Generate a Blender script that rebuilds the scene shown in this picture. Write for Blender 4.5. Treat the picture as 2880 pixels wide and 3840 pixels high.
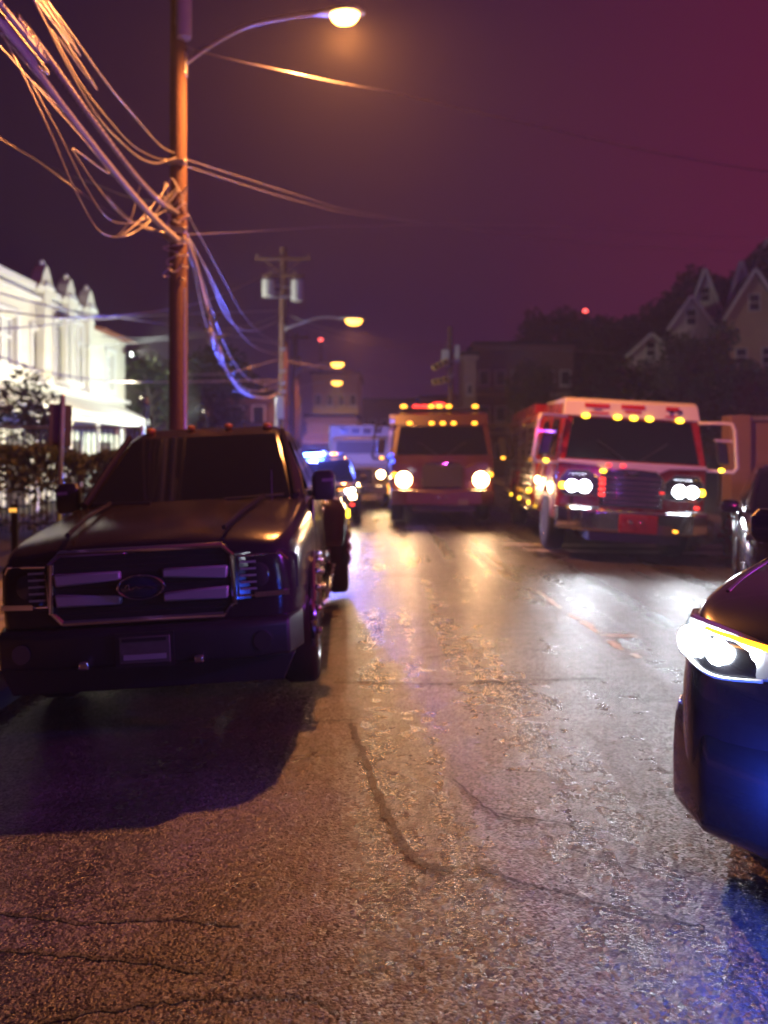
import bpy, bmesh, math, random
from mathutils import Vector, Matrix

random.seed(7)
PI = math.pi
R = math.radians
for o in list(bpy.data.objects):
    bpy.data.objects.remove(o, do_unlink=True)
scene = bpy.context.scene
C = scene.collection

# ------------------------------------------------------------------ camera
FPX = 2880.0                       # focal length in photograph pixels
HZ = 1705.0                        # horizon row
CAM_Z = 1.70
cam_d = bpy.data.cameras.new('camera')
cam = bpy.data.objects.new('camera', cam_d)
C.objects.link(cam)
cam.location = (0, 0, CAM_Z)
cam.rotation_euler = (R(90), 0, 0)
cam_d.sensor_fit = 'VERTICAL'
cam_d.sensor_height = 36.0
cam_d.sensor_width = 27.0
cam_d.lens = 36.0 * FPX / 3840.0
cam_d.shift_y = -(1920 - HZ) / 3840.0
cam_d.clip_start = 0.05
cam_d.clip_end = 2000
cam_d.dof.use_dof = True
cam_d.dof.focus_distance = 2.9
cam_d.dof.aperture_fstop = (cam_d.lens / 1000.0) / 0.019
cam_d.dof.aperture_blades = 0
scene.camera = cam

# ------------------------------------------------------------------ night sky
world = bpy.data.worlds.new('World')
scene.world = world
world.use_nodes = True
wn = world.node_tree.nodes
wl = world.node_tree.links
wn.clear()
w_out = wn.new('ShaderNodeOutputWorld')
w_bg = wn.new('ShaderNodeBackground')
w_tc = wn.new('ShaderNodeTexCoord')
w_sep = wn.new('ShaderNodeSeparateXYZ')
w_rmp = wn.new('ShaderNodeValToRGB')
els = w_rmp.color_ramp.elements
els[0].position, els[0].color = 0.28, (0.0100, 0.0040, 0.0200, 1)
els[1].position, els[1].color = 0.80, (0.120, 0.0065, 0.030, 1)
for pos_, col_ in ((0.44, (0.0155, 0.0045, 0.025, 1)), (0.56, (0.030, 0.0055, 0.032, 1)), (0.66, (0.070, 0.0075, 0.033, 1))):
    e_ = els.new(pos_)
    e_.color = col_
w_map = wn.new('ShaderNodeMapRange')
w_map.inputs['From Min'].default_value = -1
w_map.inputs['From Max'].default_value = 1
wl.new(w_tc.outputs['Generated'], w_sep.inputs[0])
wl.new(w_sep.outputs['X'], w_map.inputs['Value'])
wl.new(w_map.outputs[0], w_rmp.inputs[0])
wl.new(w_rmp.outputs[0], w_bg.inputs[0])
w_bg.inputs[1].default_value = 1.0
wl.new(w_bg.outputs[0], w_out.inputs[0])

# ------------------------------------------------------------------ exposure and sampling
vs = scene.view_settings
vs.view_transform = 'Standard'
vs.look = 'None'
vs.exposure = 0.0
vs.gamma = 1.0
vs.use_curve_mapping = False
cy = scene.cycles
cy.use_denoising = True
try:
    cy.denoiser = 'OPENIMAGEDENOISE'
    cy.denoising_input_passes = 'RGB_ALBEDO_NORMAL'
    cy.denoising_prefilter = 'ACCURATE'
except Exception:
    pass
cy.max_bounces = 5
cy.diffuse_bounces = 2
cy.glossy_bounces = 3
cy.transmission_bounces = 3
cy.volume_bounces = 0
cy.transparent_max_bounces = 8
cy.sample_clamp_indirect = 2.5
cy.sample_clamp_direct = 0.0
cy.caustics_reflective = False
cy.caustics_refractive = False


# ------------------------------------------------------------------ layout helpers
def at(px, py, d):
    """photograph pixel at depth d -> point in the place"""
    return Vector(((px - 1440.0) / FPX * d, d, CAM_Z - (py - HZ) / FPX * d))


CROWN_X, CAMBER = 1.3, 0.042
KERB_L, KERB_R = -2.78, 7.6


def road_z(x):
    a = abs(x - CROWN_X)
    return -CAMBER * (math.sqrt(a * a + 0.25) - 0.5)


WALK_L = road_z(KERB_L) + 0.13
WALK_R = road_z(KERB_R) + 0.13


def hill_z(x, y):
    base = WALK_R - 0.02
    t = max(0.0, x - 11.0 - 0.04 * max(0, 60 - y))
    s = max(0.0, min(1.0, (y - 20) / 22.0))
    s = s * s * (3 - 2 * s)
    return base + s * (0.36 * t) * (1 / (1 + t / 90.0))


# ------------------------------------------------------------------ materials
MATS = {}


def mat(name, col=(0.5, 0.5, 0.5), rough=0.5, metal=0.0, coat=0.0, emit=None, estr=0.0,
        bump=0.0, bscale=40.0, var=0.12, vscale=6.0, spec=0.5, rvar=0.1):
    if name in MATS:
        return MATS[name]
    m = bpy.data.materials.new(name)
    m.use_nodes = True
    nt = m.node_tree
    b = nt.nodes['Principled BSDF']
    b.inputs['Base Color'].default_value = (*col, 1)
    b.inputs['Roughness'].default_value = rough
    b.inputs['Metallic'].default_value = metal
    b.inputs['Specular IOR Level'].default_value = spec
    if coat:
        b.inputs['Coat Weight'].default_value = coat
        b.inputs['Coat Roughness'].default_value = 0.06
    tc = nt.nodes.new('ShaderNodeTexCoord')
    if var > 0:
        n = nt.nodes.new('ShaderNodeTexNoise')
        n.inputs['Scale'].default_value = vscale
        n.inputs['Detail'].default_value = 5
        nt.links.new(tc.outputs['Object'], n.inputs['Vector'])
        mx = nt.nodes.new('ShaderNodeMix')
        mx.data_type = 'RGBA'
        mx.inputs[6].default_value = (*[c * (1 - var) for c in col], 1)
        mx.inputs[7].default_value = (*[min(1, c * (1 + var)) for c in col], 1)
        nt.links.new(n.outputs['Fac'], mx.inputs[0])
        nt.links.new(mx.outputs[2], b.inputs['Base Color'])
        if rvar > 0:
            mr = nt.nodes.new('ShaderNodeMapRange')
            mr.inputs['To Min'].default_value = max(0.02, rough - rvar)
            mr.inputs['To Max'].default_value = min(1, rough + rvar)
            nt.links.new(n.outputs['Fac'], mr.inputs['Value'])
            nt.links.new(mr.outputs[0], b.inputs['Roughness'])
    if bump > 0:
        n2 = nt.nodes.new('ShaderNodeTexNoise')
        n2.inputs['Scale'].default_value = bscale
        n2.inputs['Detail'].default_value = 6
        nt.links.new(tc.outputs['Object'], n2.inputs['Vector'])
        bp = nt.nodes.new('ShaderNodeBump')
        bp.inputs['Strength'].default_value = bump
        bp.inputs['Distance'].default_value = 0.02
        nt.links.new(n2.outputs['Fac'], bp.inputs['Height'])
        nt.links.new(bp.outputs[0], b.inputs['Normal'])
    if emit:
        b.inputs['Emission Color'].default_value = (*emit, 1)
        b.inputs['Emission Strength'].default_value = estr
    MATS[name] = m
    return m


def asphalt(name='wet_asphalt', tone=1.0, rough_add=0.0):
    m = bpy.data.materials.new(name)
    m.use_nodes = True
    nt = m.node_tree
    N, L = nt.nodes, nt.links
    b = N['Principled BSDF']
    tc = N.new('ShaderNodeTexCoord')

    def noise(scale, detail=4, rough=0.55, vec=None, stretch=None):
        n = N.new('ShaderNodeTexNoise')
        n.inputs['Scale'].default_value = scale
        n.inputs['Detail'].default_value = detail
        n.inputs['Roughness'].default_value = rough
        if stretch:
            mp = N.new('ShaderNodeMapping')
            mp.inputs['Scale'].default_value = stretch
            L.new(tc.outputs['Object'], mp.inputs[0])
            L.new(mp.outputs[0], n.inputs['Vector'])
        else:
            L.new(tc.outputs['Object'], n.inputs['Vector'])
        return n

    def mrange(src, a, c, d, e):
        r = N.new('ShaderNodeMapRange')
        r.inputs['From Min'].default_value = a
        r.inputs['From Max'].default_value = c
        r.inputs['To Min'].default_value = d
        r.inputs['To Max'].default_value = e
        L.new(src, r.inputs['Value'])
        return r.outputs[0]

    vor = N.new('ShaderNodeTexVoronoi')
    vor.inputs['Scale'].default_value = 70.0
    L.new(tc.outputs['Object'], vor.inputs['Vector'])
    fine = noise(130, 3)
    mid = noise(9, 5, 0.6)
    big = noise(0.7, 4, 0.6)
    streak = noise(1.0, 5, 0.6, stretch=(0.5, 3.2, 1))
    # worn stones: pale and dark grains
    mx = N.new('ShaderNodeMix')
    mx.data_type = 'RGBA'
    mx.inputs[6].default_value = (0.030 * tone, 0.028 * tone, 0.028 * tone, 1)
    mx.inputs[7].default_value = (0.105 * tone, 0.098 * tone, 0.092 * tone, 1)
    L.new(mrange(vor.outputs['Color'], 0.1, 0.95, 0, 1), mx.inputs[0])
    mx2 = N.new('ShaderNodeMix')
    mx2.data_type = 'RGBA'
    mx2.blend_type = 'MULTIPLY'
    mx2.inputs[0].default_value = 1.0
    L.new(mx.outputs[2], mx2.inputs[6])
    g = N.new('ShaderNodeCombineColor')
    wear = N.new('ShaderNodeMath')
    wear.operation = 'MULTIPLY'
    L.new(mrange(big.outputs['Fac'], 0.3, 0.7, 0.6, 1.25), wear.inputs[0])
    track = noise(1.0, 4, 0.5, stretch=(2.6, 0.10, 1))
    tw = N.new('ShaderNodeMath')
    tw.operation = 'MULTIPLY'
    L.new(mrange(streak.outputs['Fac'], 0.32, 0.68, 0.65, 1.3), tw.inputs[0])
    L.new(mrange(track.outputs['Fac'], 0.35, 0.65, 0.7, 1.25), tw.inputs[1])
    L.new(tw.outputs[0], wear.inputs[1])
    for k in range(3):
        L.new(wear.outputs[0], g.inputs[k])
    L.new(g.outputs[0], mx2.inputs[7])
    L.new(mx2.outputs[2], b.inputs['Base Color'])
    # damp film: smoother in patches
    ra = N.new('ShaderNodeMath')
    ra.operation = 'ADD'
    L.new(mrange(big.outputs['Fac'], 0.3, 0.7, 0.20 + rough_add, 0.33 + rough_add), ra.inputs[0])
    rb_ = N.new('ShaderNodeMath')
    rb_.operation = 'ADD'
    L.new(mrange(mid.outputs['Fac'], 0.3, 0.7, -0.04, 0.08), rb_.inputs[0])
    L.new(mrange(track.outputs['Fac'], 0.35, 0.65, -0.05, 0.10), rb_.inputs[1])
    L.new(rb_.outputs[0], ra.inputs[1])
    L.new(ra.outputs[0], b.inputs['Roughness'])
    b.inputs['Specular IOR Level'].default_value = 0.5
    # relief: rounded stones, then ripples
    h1 = N.new('ShaderNodeMath')
    h1.operation = 'MULTIPLY_ADD'
    L.new(vor.outputs['Distance'], h1.inputs[0])
    h1.inputs[1].default_value = -1.1
    L.new(fine.outputs['Fac'], h1.inputs[2])
    h2 = N.new('ShaderNodeMath')
    h2.operation = 'MULTIPLY_ADD'
    L.new(mid.outputs['Fac'], h2.inputs[0])
    h2.inputs[1].default_value = 0.9
    L.new(h1.outputs[0], h2.inputs[2])
    bp = N.new('ShaderNodeBump')
    bp.inputs['Strength'].default_value = 0.62
    bp.inputs['Distance'].default_value = 0.006
    L.new(h2.outputs[0], bp.inputs['Height'])
    # every stone has its own tilt, so that single facets catch the lamps
    vf = N.new('ShaderNodeTexVoronoi')
    vf.inputs['Scale'].default_value = 68.0
    L.new(tc.outputs['Object'], vf.inputs['Vector'])
    v1 = N.new('ShaderNodeVectorMath')
    v1.operation = 'SUBTRACT'
    v1.inputs[1].default_value = (0.5, 0.5, 0.5)
    L.new(vf.outputs['Color'], v1.inputs[0])
    v2 = N.new('ShaderNodeVectorMath')
    v2.operation = 'MULTIPLY_ADD'
    v2.inputs[1].default_value = (0.50, 0.50, 0.0)
    v2.inputs[2].default_value = (0, 0, 1)
    L.new(v1.outputs[0], v2.inputs[0])
    v3 = N.new('ShaderNodeVectorMath')
    v3.operation = 'NORMALIZE'
    L.new(v2.outputs[0], v3.inputs[0])
    L.new(v3.outputs[0], bp.inputs['Normal'])
    L.new(bp.outputs[0], b.inputs['Normal'])
    return m


M_ASPH = asphalt()
M_SEAM = asphalt('dark_patching', 0.35, 0.22)
M_TAR = mat('tar_seal', (0.010, 0.010, 0.011), 0.7, bump=0.3, bscale=30)
M_PAINTLINE = mat('worn_white_line', (0.55, 0.54, 0.5), 0.55, var=0.35, vscale=25, bump=0.2, bscale=80)
M_CONC = mat('concrete', (0.27, 0.255, 0.235), 0.75, var=0.3, vscale=3, bump=0.35, bscale=40)
M_DIRT = mat('ground_soil', (0.05, 0.045, 0.035), 0.95, var=0.4, vscale=0.6, bump=0.6, bscale=6)
M_WOOD = mat('weathered_pole_wood', (0.13, 0.065, 0.04), 0.8, var=0.35, vscale=9, bump=0.6, bscale=25)
M_GALV = mat('galvanised_steel', (0.55, 0.56, 0.57), 0.38, metal=0.9, var=0.15)
M_TRANSF = mat('transformer_grey_paint', (0.5, 0.53, 0.49), 0.45, var=0.1)
M_CERAM = mat('brown_ceramic', (0.30, 0.22, 0.15), 0.25)
M_CABLE = mat('cable_jacket', (0.42, 0.40, 0.41), 0.42, var=0.25, vscale=20)
M_CABLE2 = mat('strand_wire', (0.42, 0.40, 0.40), 0.35, metal=0.7, var=0.2, vscale=30)
M_BLACKP = mat('black_plastic', (0.018, 0.018, 0.02), 0.45, var=0.2)
M_RUBBER = mat('tyre_rubber', (0.016, 0.016, 0.017), 0.8, var=0.25, bump=0.2, bscale=50)
M_CHROME = mat('chrome', (0.78, 0.78, 0.8), 0.09, metal=1.0, var=0.05, rvar=0.05)
M_SATIN = mat('satin_silver', (0.40, 0.37, 0.38), 0.38, metal=0.3, var=0.1)
M_ALLOY = mat('alloy', (0.5, 0.5, 0.52), 0.28, metal=1.0, var=0.1)
M_GLASS = mat('dark_tinted_glass', (0.006, 0.006, 0.008), 0.05, coat=0.0, var=0.0, spec=0.5)
M_TRUCK = mat('dark_pickup_paint', (0.022, 0.015, 0.020), 0.17, metal=0.0, coat=0.0, var=0.1, vscale=3, rvar=0.05, bump=.08, bscale=55, spec=.32)
M_BLACKCAR = mat('black_car_paint', (0.012, 0.011, 0.014), 0.25, metal=0.2, coat=1.0, var=0.1, vscale=3, rvar=0.05)
M_WHITECAR = mat('white_vehicle_paint', (0.72, 0.72, 0.70), 0.32, coat=0.7, var=0.06, vscale=2)
M_RED = mat('fire_engine_red', (0.33, 0.014, 0.011), 0.28, coat=0.9, var=0.1, vscale=2)
M_MAROON = mat('maroon_engine_paint', (0.07, 0.016, 0.013), 0.32, coat=0.8, var=0.12, vscale=2)
M_CREAM = mat('cream_white_paint', (0.78, 0.74, 0.66), 0.33, coat=0.6, var=0.06, vscale=3)
M_REDPRINT = mat('red_print', (0.5, 0.02, 0.025), 0.35, var=0.15)
M_BLACKPRINT = mat('black_print', (0.02, 0.02, 0.02), 0.4, var=0.1)
M_PLATE = mat('number_plate', (0.10, 0.085, 0.075), 0.45, var=0.3, vscale=30)
M_LAMPGLASS = mat('clear_lamp_glass', (0.35, 0.36, 0.38), 0.08, metal=0.5, var=0.1)
M_BLUEOVAL = mat('dark_blue_oval', (0.008, 0.014, 0.045), 0.2, coat=0.8)
M_DARKLAMP = mat('smoked_lamp_glass', (0.05, 0.045, 0.05), 0.08, metal=0.3, var=0.1)
M_AMBERLENS = mat('amber_cab_lamp', (0.6, 0.25, 0.03), 0.15, var=0)
E_SODIUM = mat('sodium_lens', (0.8, 0.5, 0.2), 0.3, emit=(1.0, 0.46, 0.09), estr=22, var=0)
E_SODIUM_FAR = mat('sodium_lens_far', (0.8, 0.5, 0.2), 0.3, emit=(1.0, 0.45, 0.06), estr=7, var=0)
E_LED = mat('white_led_lens', (0.8, 0.8, 0.8), 0.2, emit=(0.82, 0.93, 1.0), estr=85, var=0)
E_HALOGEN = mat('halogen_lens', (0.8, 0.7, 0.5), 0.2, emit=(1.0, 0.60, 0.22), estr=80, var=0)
E_AMBER = mat('amber_marker_lens', (0.6, 0.25, 0.02), 0.2, emit=(1.0, 0.40, 0.03), estr=5.0, var=0)
E_STRIP = mat('amber_strip', (0.6, 0.25, 0.02), 0.2, emit=(1.0, 0.30, 0.01), estr=6.0, var=0)
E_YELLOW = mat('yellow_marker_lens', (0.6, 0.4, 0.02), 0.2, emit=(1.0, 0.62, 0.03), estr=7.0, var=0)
E_REDL = mat('red_lamp_lens', (0.5, 0.02, 0.02), 0.2, emit=(1.0, 0.04, 0.03), estr=3.2, var=0)
E_REDHOT = mat('red_strobe_lens', (0.5, 0.02, 0.02), 0.2, emit=(1.0, 0.10, 0.05), estr=9, var=0)
E_BLUE = mat('blue_strobe_lens', (0.02, 0.1, 0.6), 0.2, emit=(0.10, 0.34, 1.0), estr=80, var=0)
E_BLUEDIM = mat('blue_lamp_lens', (0.02, 0.05, 0.5), 0.2, emit=(0.05, 0.09, 1.0), estr=4, var=0)
E_BLUEFOG = mat('blue_bumper_lens', (0.02, 0.05, 0.5), 0.2, emit=(0.03, 0.10, 1.0), estr=14, var=0)


# ------------------------------------------------------------------ mesh helpers
class MB:
    def __init__(self):
        self.v, self.f = [], []

    def add(self, vs_, fs_):
        n = len(self.v)
        self.v.extend([tuple(p) for p in vs_])
        self.f.extend([tuple(i + n for i in f) for f in fs_])
        return self

    def box(self, c, s, rot=None):
        c = Vector(c)
        hx, hy, hz = s[0] / 2, s[1] / 2, s[2] / 2
        P = [Vector((x, y, z)) for x in (-hx, hx) for y in (-hy, hy) for z in (-hz, hz)]
        if rot is not None:
            P = [rot @ p for p in P]
        return self.add([c + p for p in P],
                        [(0, 1, 3, 2), (4, 6, 7, 5), (0, 4, 5, 1), (2, 3, 7, 6), (0, 2, 6, 4), (1, 5, 7, 3)])

    def cyl(self, a, b, r0, r1=None, n=14, caps=True):
        a, b = Vector(a), Vector(b)
        r1 = r0 if r1 is None else r1
        d = (b - a).normalized()
        u = d.orthogonal().normalized()
        w = d.cross(u)
        vs_ = []
        for p, r in ((a, r0), (b, r1)):
            for k in range(n):
                t = 2 * PI * k / n
                vs_.append(p + (u * math.cos(t) + w * math.sin(t)) * r)
        fs = [(k, (k + 1) % n, n + (k + 1) % n, n + k) for k in range(n)]
        if caps:
            fs.append(tuple(range(n - 1, -1, -1)))
            fs.append(tuple(range(n, 2 * n)))
        return self.add(vs_, fs)

    def tube(self, pts, r, n=6):
        pts = [Vector(p) for p in pts]
        rs = r if isinstance(r, (list, tuple)) else [r] * len(pts)
        vs_, fs = [], []
        up = Vector((0.13, 0.21, 1)).normalized()
        for i, p in enumerate(pts):
            d = (pts[min(i + 1, len(pts) - 1)] - pts[max(i - 1, 0)]).normalized()
            u = d.cross(up)
            if u.length < 1e-3:
                u = d.cross(Vector((1, 0.2, 0)))
            u.normalize()
            w = u.cross(d)
            for k in range(n):
                t = 2 * PI * k / n
                vs_.append(p + (u * math.cos(t) + w * math.sin(t)) * rs[i])
        for i in range(len(pts) - 1):
            for k in range(n):
                a, b = i * n + k, i * n + (k + 1) % n
                fs.append((a, b, b + n, a + n))
        fs.append(tuple(range(n - 1, -1, -1)))
        m0 = (len(pts) - 1) * n
        fs.append(tuple(range(m0, m0 + n)))
        return self.add(vs_, fs)

    def loft(self, rings, cap=True):
        n = len(rings[0])
        vs_ = [p for r_ in rings for p in r_]
        fs = []
        for i in range(len(rings) - 1):
            for k in range(n):
                a, b = i * n + k, i * n + (k + 1) % n
                fs.append((a, b, b + n, a + n))
        if cap:
            fs.append(tuple(range(n - 1, -1, -1)))
            m0 = (len(rings) - 1) * n
            fs.append(tuple(range(m0, m0 + n)))
        return self.add(vs_, fs)

    def prism(self, poly, axis, a, b):
        """2-D polygon extruded along axis ('x': poly=(y,z); 'y': (x,z); 'z': (x,y))"""
        def P(q, t):
            return {'x': (t, q[0], q[1]), 'y': (q[0], t, q[1]), 'z': (q[0], q[1], t)}[axis]
        return self.loft([[P(q, a) for q in poly], [P(q, b) for q in poly]])

    def panel(self, q, inset=0.0, off=0.01, th=0.012, flip=False):
        q = [Vector(p) for p in q]
        c = sum(q, Vector()) / 4
        n = (q[1] - q[0]).cross(q[3] - q[0]).normalized()
        if flip:
            n = -n
        q = [p + (c - p) * inset for p in q]
        return self.loft([[p + n * (off - th) for p in q], [p + n * off for p in q]])

    def ball(self, c, r, sx=1, sy=1, sz=1, nu=12, nv=8):
        c = Vector(c)
        rings = []
        for j in range(1, nv):
            ph = PI * j / nv
            rings.append([c + Vector((sx * r * math.sin(ph) * math.cos(2 * PI * i / nu),
                                      sy * r * math.sin(ph) * math.sin(2 * PI * i / nu),
                                      -sz * r * math.cos(ph))) for i in range(nu)])
        return self.loft(rings)

    def lathe(self, prof, n=24, axis='z', c=(0, 0, 0)):
        """profile (radius, height) round an axis"""
        c = Vector(c)
        rings = []
        for (r, h) in prof:
            ring = []
            for k in range(n):
                t = 2 * PI * k / n
                if axis == 'z':
                    ring.append(c + Vector((r * math.cos(t), r * math.sin(t), h)))
                elif axis == 'x':
                    ring.append(c + Vector((h, r * math.cos(t), r * math.sin(t))))
                else:
                    ring.append(c + Vector((r * math.sin(t), h, r * math.cos(t))))
            rings.append(ring)
        return self.loft(rings)

    def build(self, name, m, parent=None, smooth=False, bevel=0.0, sub=0, angle=40, seg=2):
        me = bpy.data.meshes.new(name)
        me.from_pydata(self.v, [], self.f)
        bm = bmesh.new()
        bm.from_mesh(me)
        bmesh.ops.recalc_face_normals(bm, faces=bm.faces)
        bm.to_mesh(me)
        bm.free()
        me.materials.append(m)
        o = bpy.data.objects.new(name, me)
        C.objects.link(o)
        if parent:
            o.parent = parent
        if bevel > 0:
            md = o.modifiers.new('bevel', 'BEVEL')
            md.width = bevel
            md.segments = seg
            md.limit_method = 'ANGLE'
            md.angle_limit = R(35)
        if sub:
            md = o.modifiers.new('sub', 'SUBSURF')
            md.levels = sub
            md.render_levels = sub
        if smooth or sub or bevel > 0:
            me.polygons.foreach_set('use_smooth', [True] * len(me.polygons))
            if not sub:
                try:
                    me.set_sharp_from_angle(angle=R(angle))
                except Exception:
                    pass
        return o


def bake(o, cutters=()):
    """apply modifiers (and optional boolean cutters) so that nothing hidden stays behind"""
    for i, c in enumerate(cutters):
        md = o.modifiers.new('cut%d' % i, 'BOOLEAN')
        md.operation = 'DIFFERENCE'
        md.solver = 'EXACT'
        md.object = c
    bpy.context.view_layer.update()
    dg = bpy.context.evaluated_depsgraph_get()
    me = bpy.data.meshes.new_from_object(o.evaluated_get(dg))
    o.modifiers.clear()
    o.data = me
    for c in cutters:
        bpy.data.objects.remove(c, do_unlink=True)
    me.polygons.foreach_set('use_smooth', [True] * len(me.polygons))
    try:
        me.set_sharp_from_angle(angle=R(42))
    except Exception:
        pass


def tag(o, label=None, cat=None, group=None, kind=None):
    if label:
        o['label'] = label
    if cat:
        o['category'] = cat
    if group:
        o['group'] = group
    if kind:
        o['kind'] = kind
    return o


def thing(name, label, cat, loc=(0, 0, 0), rot=(0, 0, 0), group=None):
    o = bpy.data.objects.new(name, None)
    o.empty_display_size = 0.2
    C.objects.link(o)
    o.location = loc
    o.rotation_euler = rot
    return tag(o, label, cat, group)


def copy_tree(o, parent=None):
    c = o.copy()
    C.objects.link(c)
    c.parent = parent
    for ch in o.children:
        copy_tree(ch, c)
    return c


def lamp(name, kind, loc, color, power, parent=None, radius=0.05, aim=None, size=100, blend=0.8):
    l = bpy.data.lights.new(name, kind)
    l.color = color
    l.energy = power
    l.shadow_soft_size = radius
    if kind == 'SPOT':
        l.spot_size = R(size)
        l.spot_blend = blend
    o = bpy.data.objects.new(name, l)
    C.objects.link(o)
    o.location = loc
    if aim is not None:
        o.rotation_euler = (Vector(aim) - Vector(loc)).to_track_quat('-Z', 'Y').to_euler()
    if parent:
        o.parent = parent
    return o


def catmull(pts, n=10):
    pts = [Vector(p) for p in pts]
    P = [2 * pts[0] - pts[1]] + pts + [2 * pts[-1] - pts[-2]]
    out = []
    for i in range(1, len(P) - 2):
        a, b, c, d = P[i - 1], P[i], P[i + 1], P[i + 2]
        for k in range(n):
            t = k / n
            out.append(0.5 * ((2 * b) + (c - a) * t + (2 * a - 5 * b + 4 * c - d) * t * t
                              + (3 * b - a - 3 * c + d) * t ** 3))
    out.append(pts[-1])
    return out


# ================================================================== THE SETTING
# road with a crown
mb = MB()
xs = [KERB_L + (KERB_R - KERB_L) * i / 40 for i in range(41)]
ys = [-22 + 3 * j for j in range(70)]
vs_ = [(x, y, road_z(x)) for y in ys for x in xs]
fs_ = [(j * 41 + i, j * 41 + i + 1, (j + 1) * 41 + i + 1, (j + 1) * 41 + i)
       for j in range(len(ys) - 1) for i in range(40)]
mb.add(vs_, fs_)
road = tag(mb.build('road', M_ASPH, smooth=True), kind='structure')

# ground sheet
g = MB().add([(-300, -300, -0.62), (300, -300, -0.62), (300, 300, -0.62), (-300, 300, -0.62)], [(0, 1, 2, 3)])
tag(g.build('ground', M_DIRT), kind='structure')

# pavements with kerbs
for side, xk, zt, nm in ((-1, KERB_L, WALK_L, 'pavement_left'), (1, KERB_R, WALK_R, 'pavement_right')):
    xo = xk + side * 2.4
    mb = MB().add([(xk + side * 0.16, -22, zt), (xo, -22, zt), (xo, 160, zt), (xk + side * 0.16, 160, zt),
                   (xk + side * 0.16, -22, zt - 0.5), (xo, -22, zt - 0.5), (xo, 160, zt - 0.5),
                   (xk + side * 0.16, 160, zt - 0.5)],
                  [(0, 1, 2, 3), (4, 7, 6, 5), (0, 3, 7, 4), (1, 5, 6, 2)])
    pv = tag(mb.build(nm, M_CONC), kind='structure')
    # kerb stones
    kme = MB().box((0, 0, 0), (0.155, 1.78, 0.34)).build('kerb_stone', M_CONC, pv, bevel=0.02)
    bake(kme)
    kme.location = (xk + side * 0.08, -20, zt - 0.165)
    for j in range(1, 40):
        k2 = kme.copy()
        C.objects.link(k2)
        k2.location = (xk + side * 0.08, -20 + 1.8 * j, zt - 0.165 + random.uniform(-0.004, 0.004))
    # slab joints as separate paving slabs close by
    if side == -1:
        sl = MB().box((0, 0, 0), (1.08, 1.46, 0.05)).build('paving_slab', M_CONC, pv, bevel=0.008)
        bake(sl)
        sl.location = (xk - 0.74, 3.0, zt + 0.004)
        for j in range(1, 22):
            s2 = sl.copy()
            C.objects.link(s2)
            s2.location = (xk - 0.74 - (j % 2) * 1.11, 3.0 + 1.5 * (j // 2), zt + 0.004 + random.uniform(-.003, .003))
# ground beyond the left pavement, and the lot behind the fence
tag(MB().add([(KERB_L - 2.4, -22, WALK_L - 0.02), (-140, -22, WALK_L - 0.02), (-140, 200, WALK_L - 0.02),
              (KERB_L - 2.4, 200, WALK_L - 0.02)], [(0, 1, 2, 3)]).build('yard_ground', M_DIRT), kind='structure')
# hillside on the right
nx_, ny_ = 46, 50
X = [KERB_R + 2.4 + 120 * (i / (nx_ - 1)) ** 1.3 for i in range(nx_)]
Y = [-22 + 200 * j / (ny_ - 1) for j in range(ny_)]
mb = MB().add([(x, y, hill_z(x, y) + (0.25 * math.sin(x * 1.3 + y * 0.7) if x > 14 and y > 24 else 0)) for y in Y for x in X],
              [(j * nx_ + i, j * nx_ + i + 1, (j + 1) * nx_ + i + 1, (j + 1) * nx_ + i)
               for j in range(ny_ - 1) for i in range(nx_ - 1)])
tag(mb.build('hillside', M_DIRT, smooth=True), kind='structure')


# markings and seams laid on the road, 4 mm up
def strip(name, pts, widths, m, dz=0.004):
    pts = [Vector((p[0], p[1], 0)) for p in pts]
    V, F = [], []
    for i, p in enumerate(pts):
        d = (pts[min(i + 1, len(pts) - 1)] - pts[max(0, i - 1)]).normalized()
        nrm = Vector((-d.y, d.x, 0))
        w = widths[i] if isinstance(widths, (list, tuple)) else widths
        for s in (-1, 1):
            q = p + nrm * (s * w / 2)
            V.append((q.x, q.y, road_z(q.x) + dz))
    for i in range(len(pts) - 1):
        F.append((2 * i, 2 * i + 1, 2 * i + 3, 2 * i + 2))
    return MB().add(V, F).build(name, m, road)


def gpt(px, py):
    d = CAM_Z * FPX / (py - HZ)
    for _ in range(4):
        x = (px - 1440) / FPX * d
        d = (CAM_Z - road_z(x)) * FPX / (py - HZ)
    return ((px - 1440) / FPX * d, d)


def seg_line(name, pix, wid, m, n=6, jit=0.02, dz=0.004):
    P = [Vector((*gpt(*p), 0)) for p in pix]
    P = catmull(P, n)
    P = [(p.x + random.uniform(-jit, jit), p.y + random.uniform(-jit, jit)) for p in P]
    return strip(name, P, [wid * random.uniform(0.6, 1.4) for _ in P], m, dz)


# worn lane line, in remaining flecks
seg_line('lane_line', [(1768, 2062), (1820, 2095), (1882, 2136)], 0.075, M_PAINTLINE, 5, 0.008)
seg_line('lane_line', [(2018, 2218), (2060, 2250), (2105, 2283)], 0.05, M_PAINTLINE, 5, 0.012)
for (px, py, ln, wd) in ((2148, 2312, 40, .07), (2200, 2340, 44, .08), (2230, 2365, 30, .06), (2300, 2413, 40, .07),
                         (2320, 2430, 30, .06), (2385, 2460, 30, .05), (2190, 2292, 22, .05), (2213, 2352, 22, .04)):
    seg_line('lane_line', [(px - ln / 2, py - ln * .25), (px, py), (px + ln / 2, py + ln * .28)], wd, M_PAINTLINE, 3, 0.006)
seg_line('paint_dash', [(2248, 2382), (2310, 2384), (2384, 2386)], 0.07, M_PAINTLINE, 3, 0.004)
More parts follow.
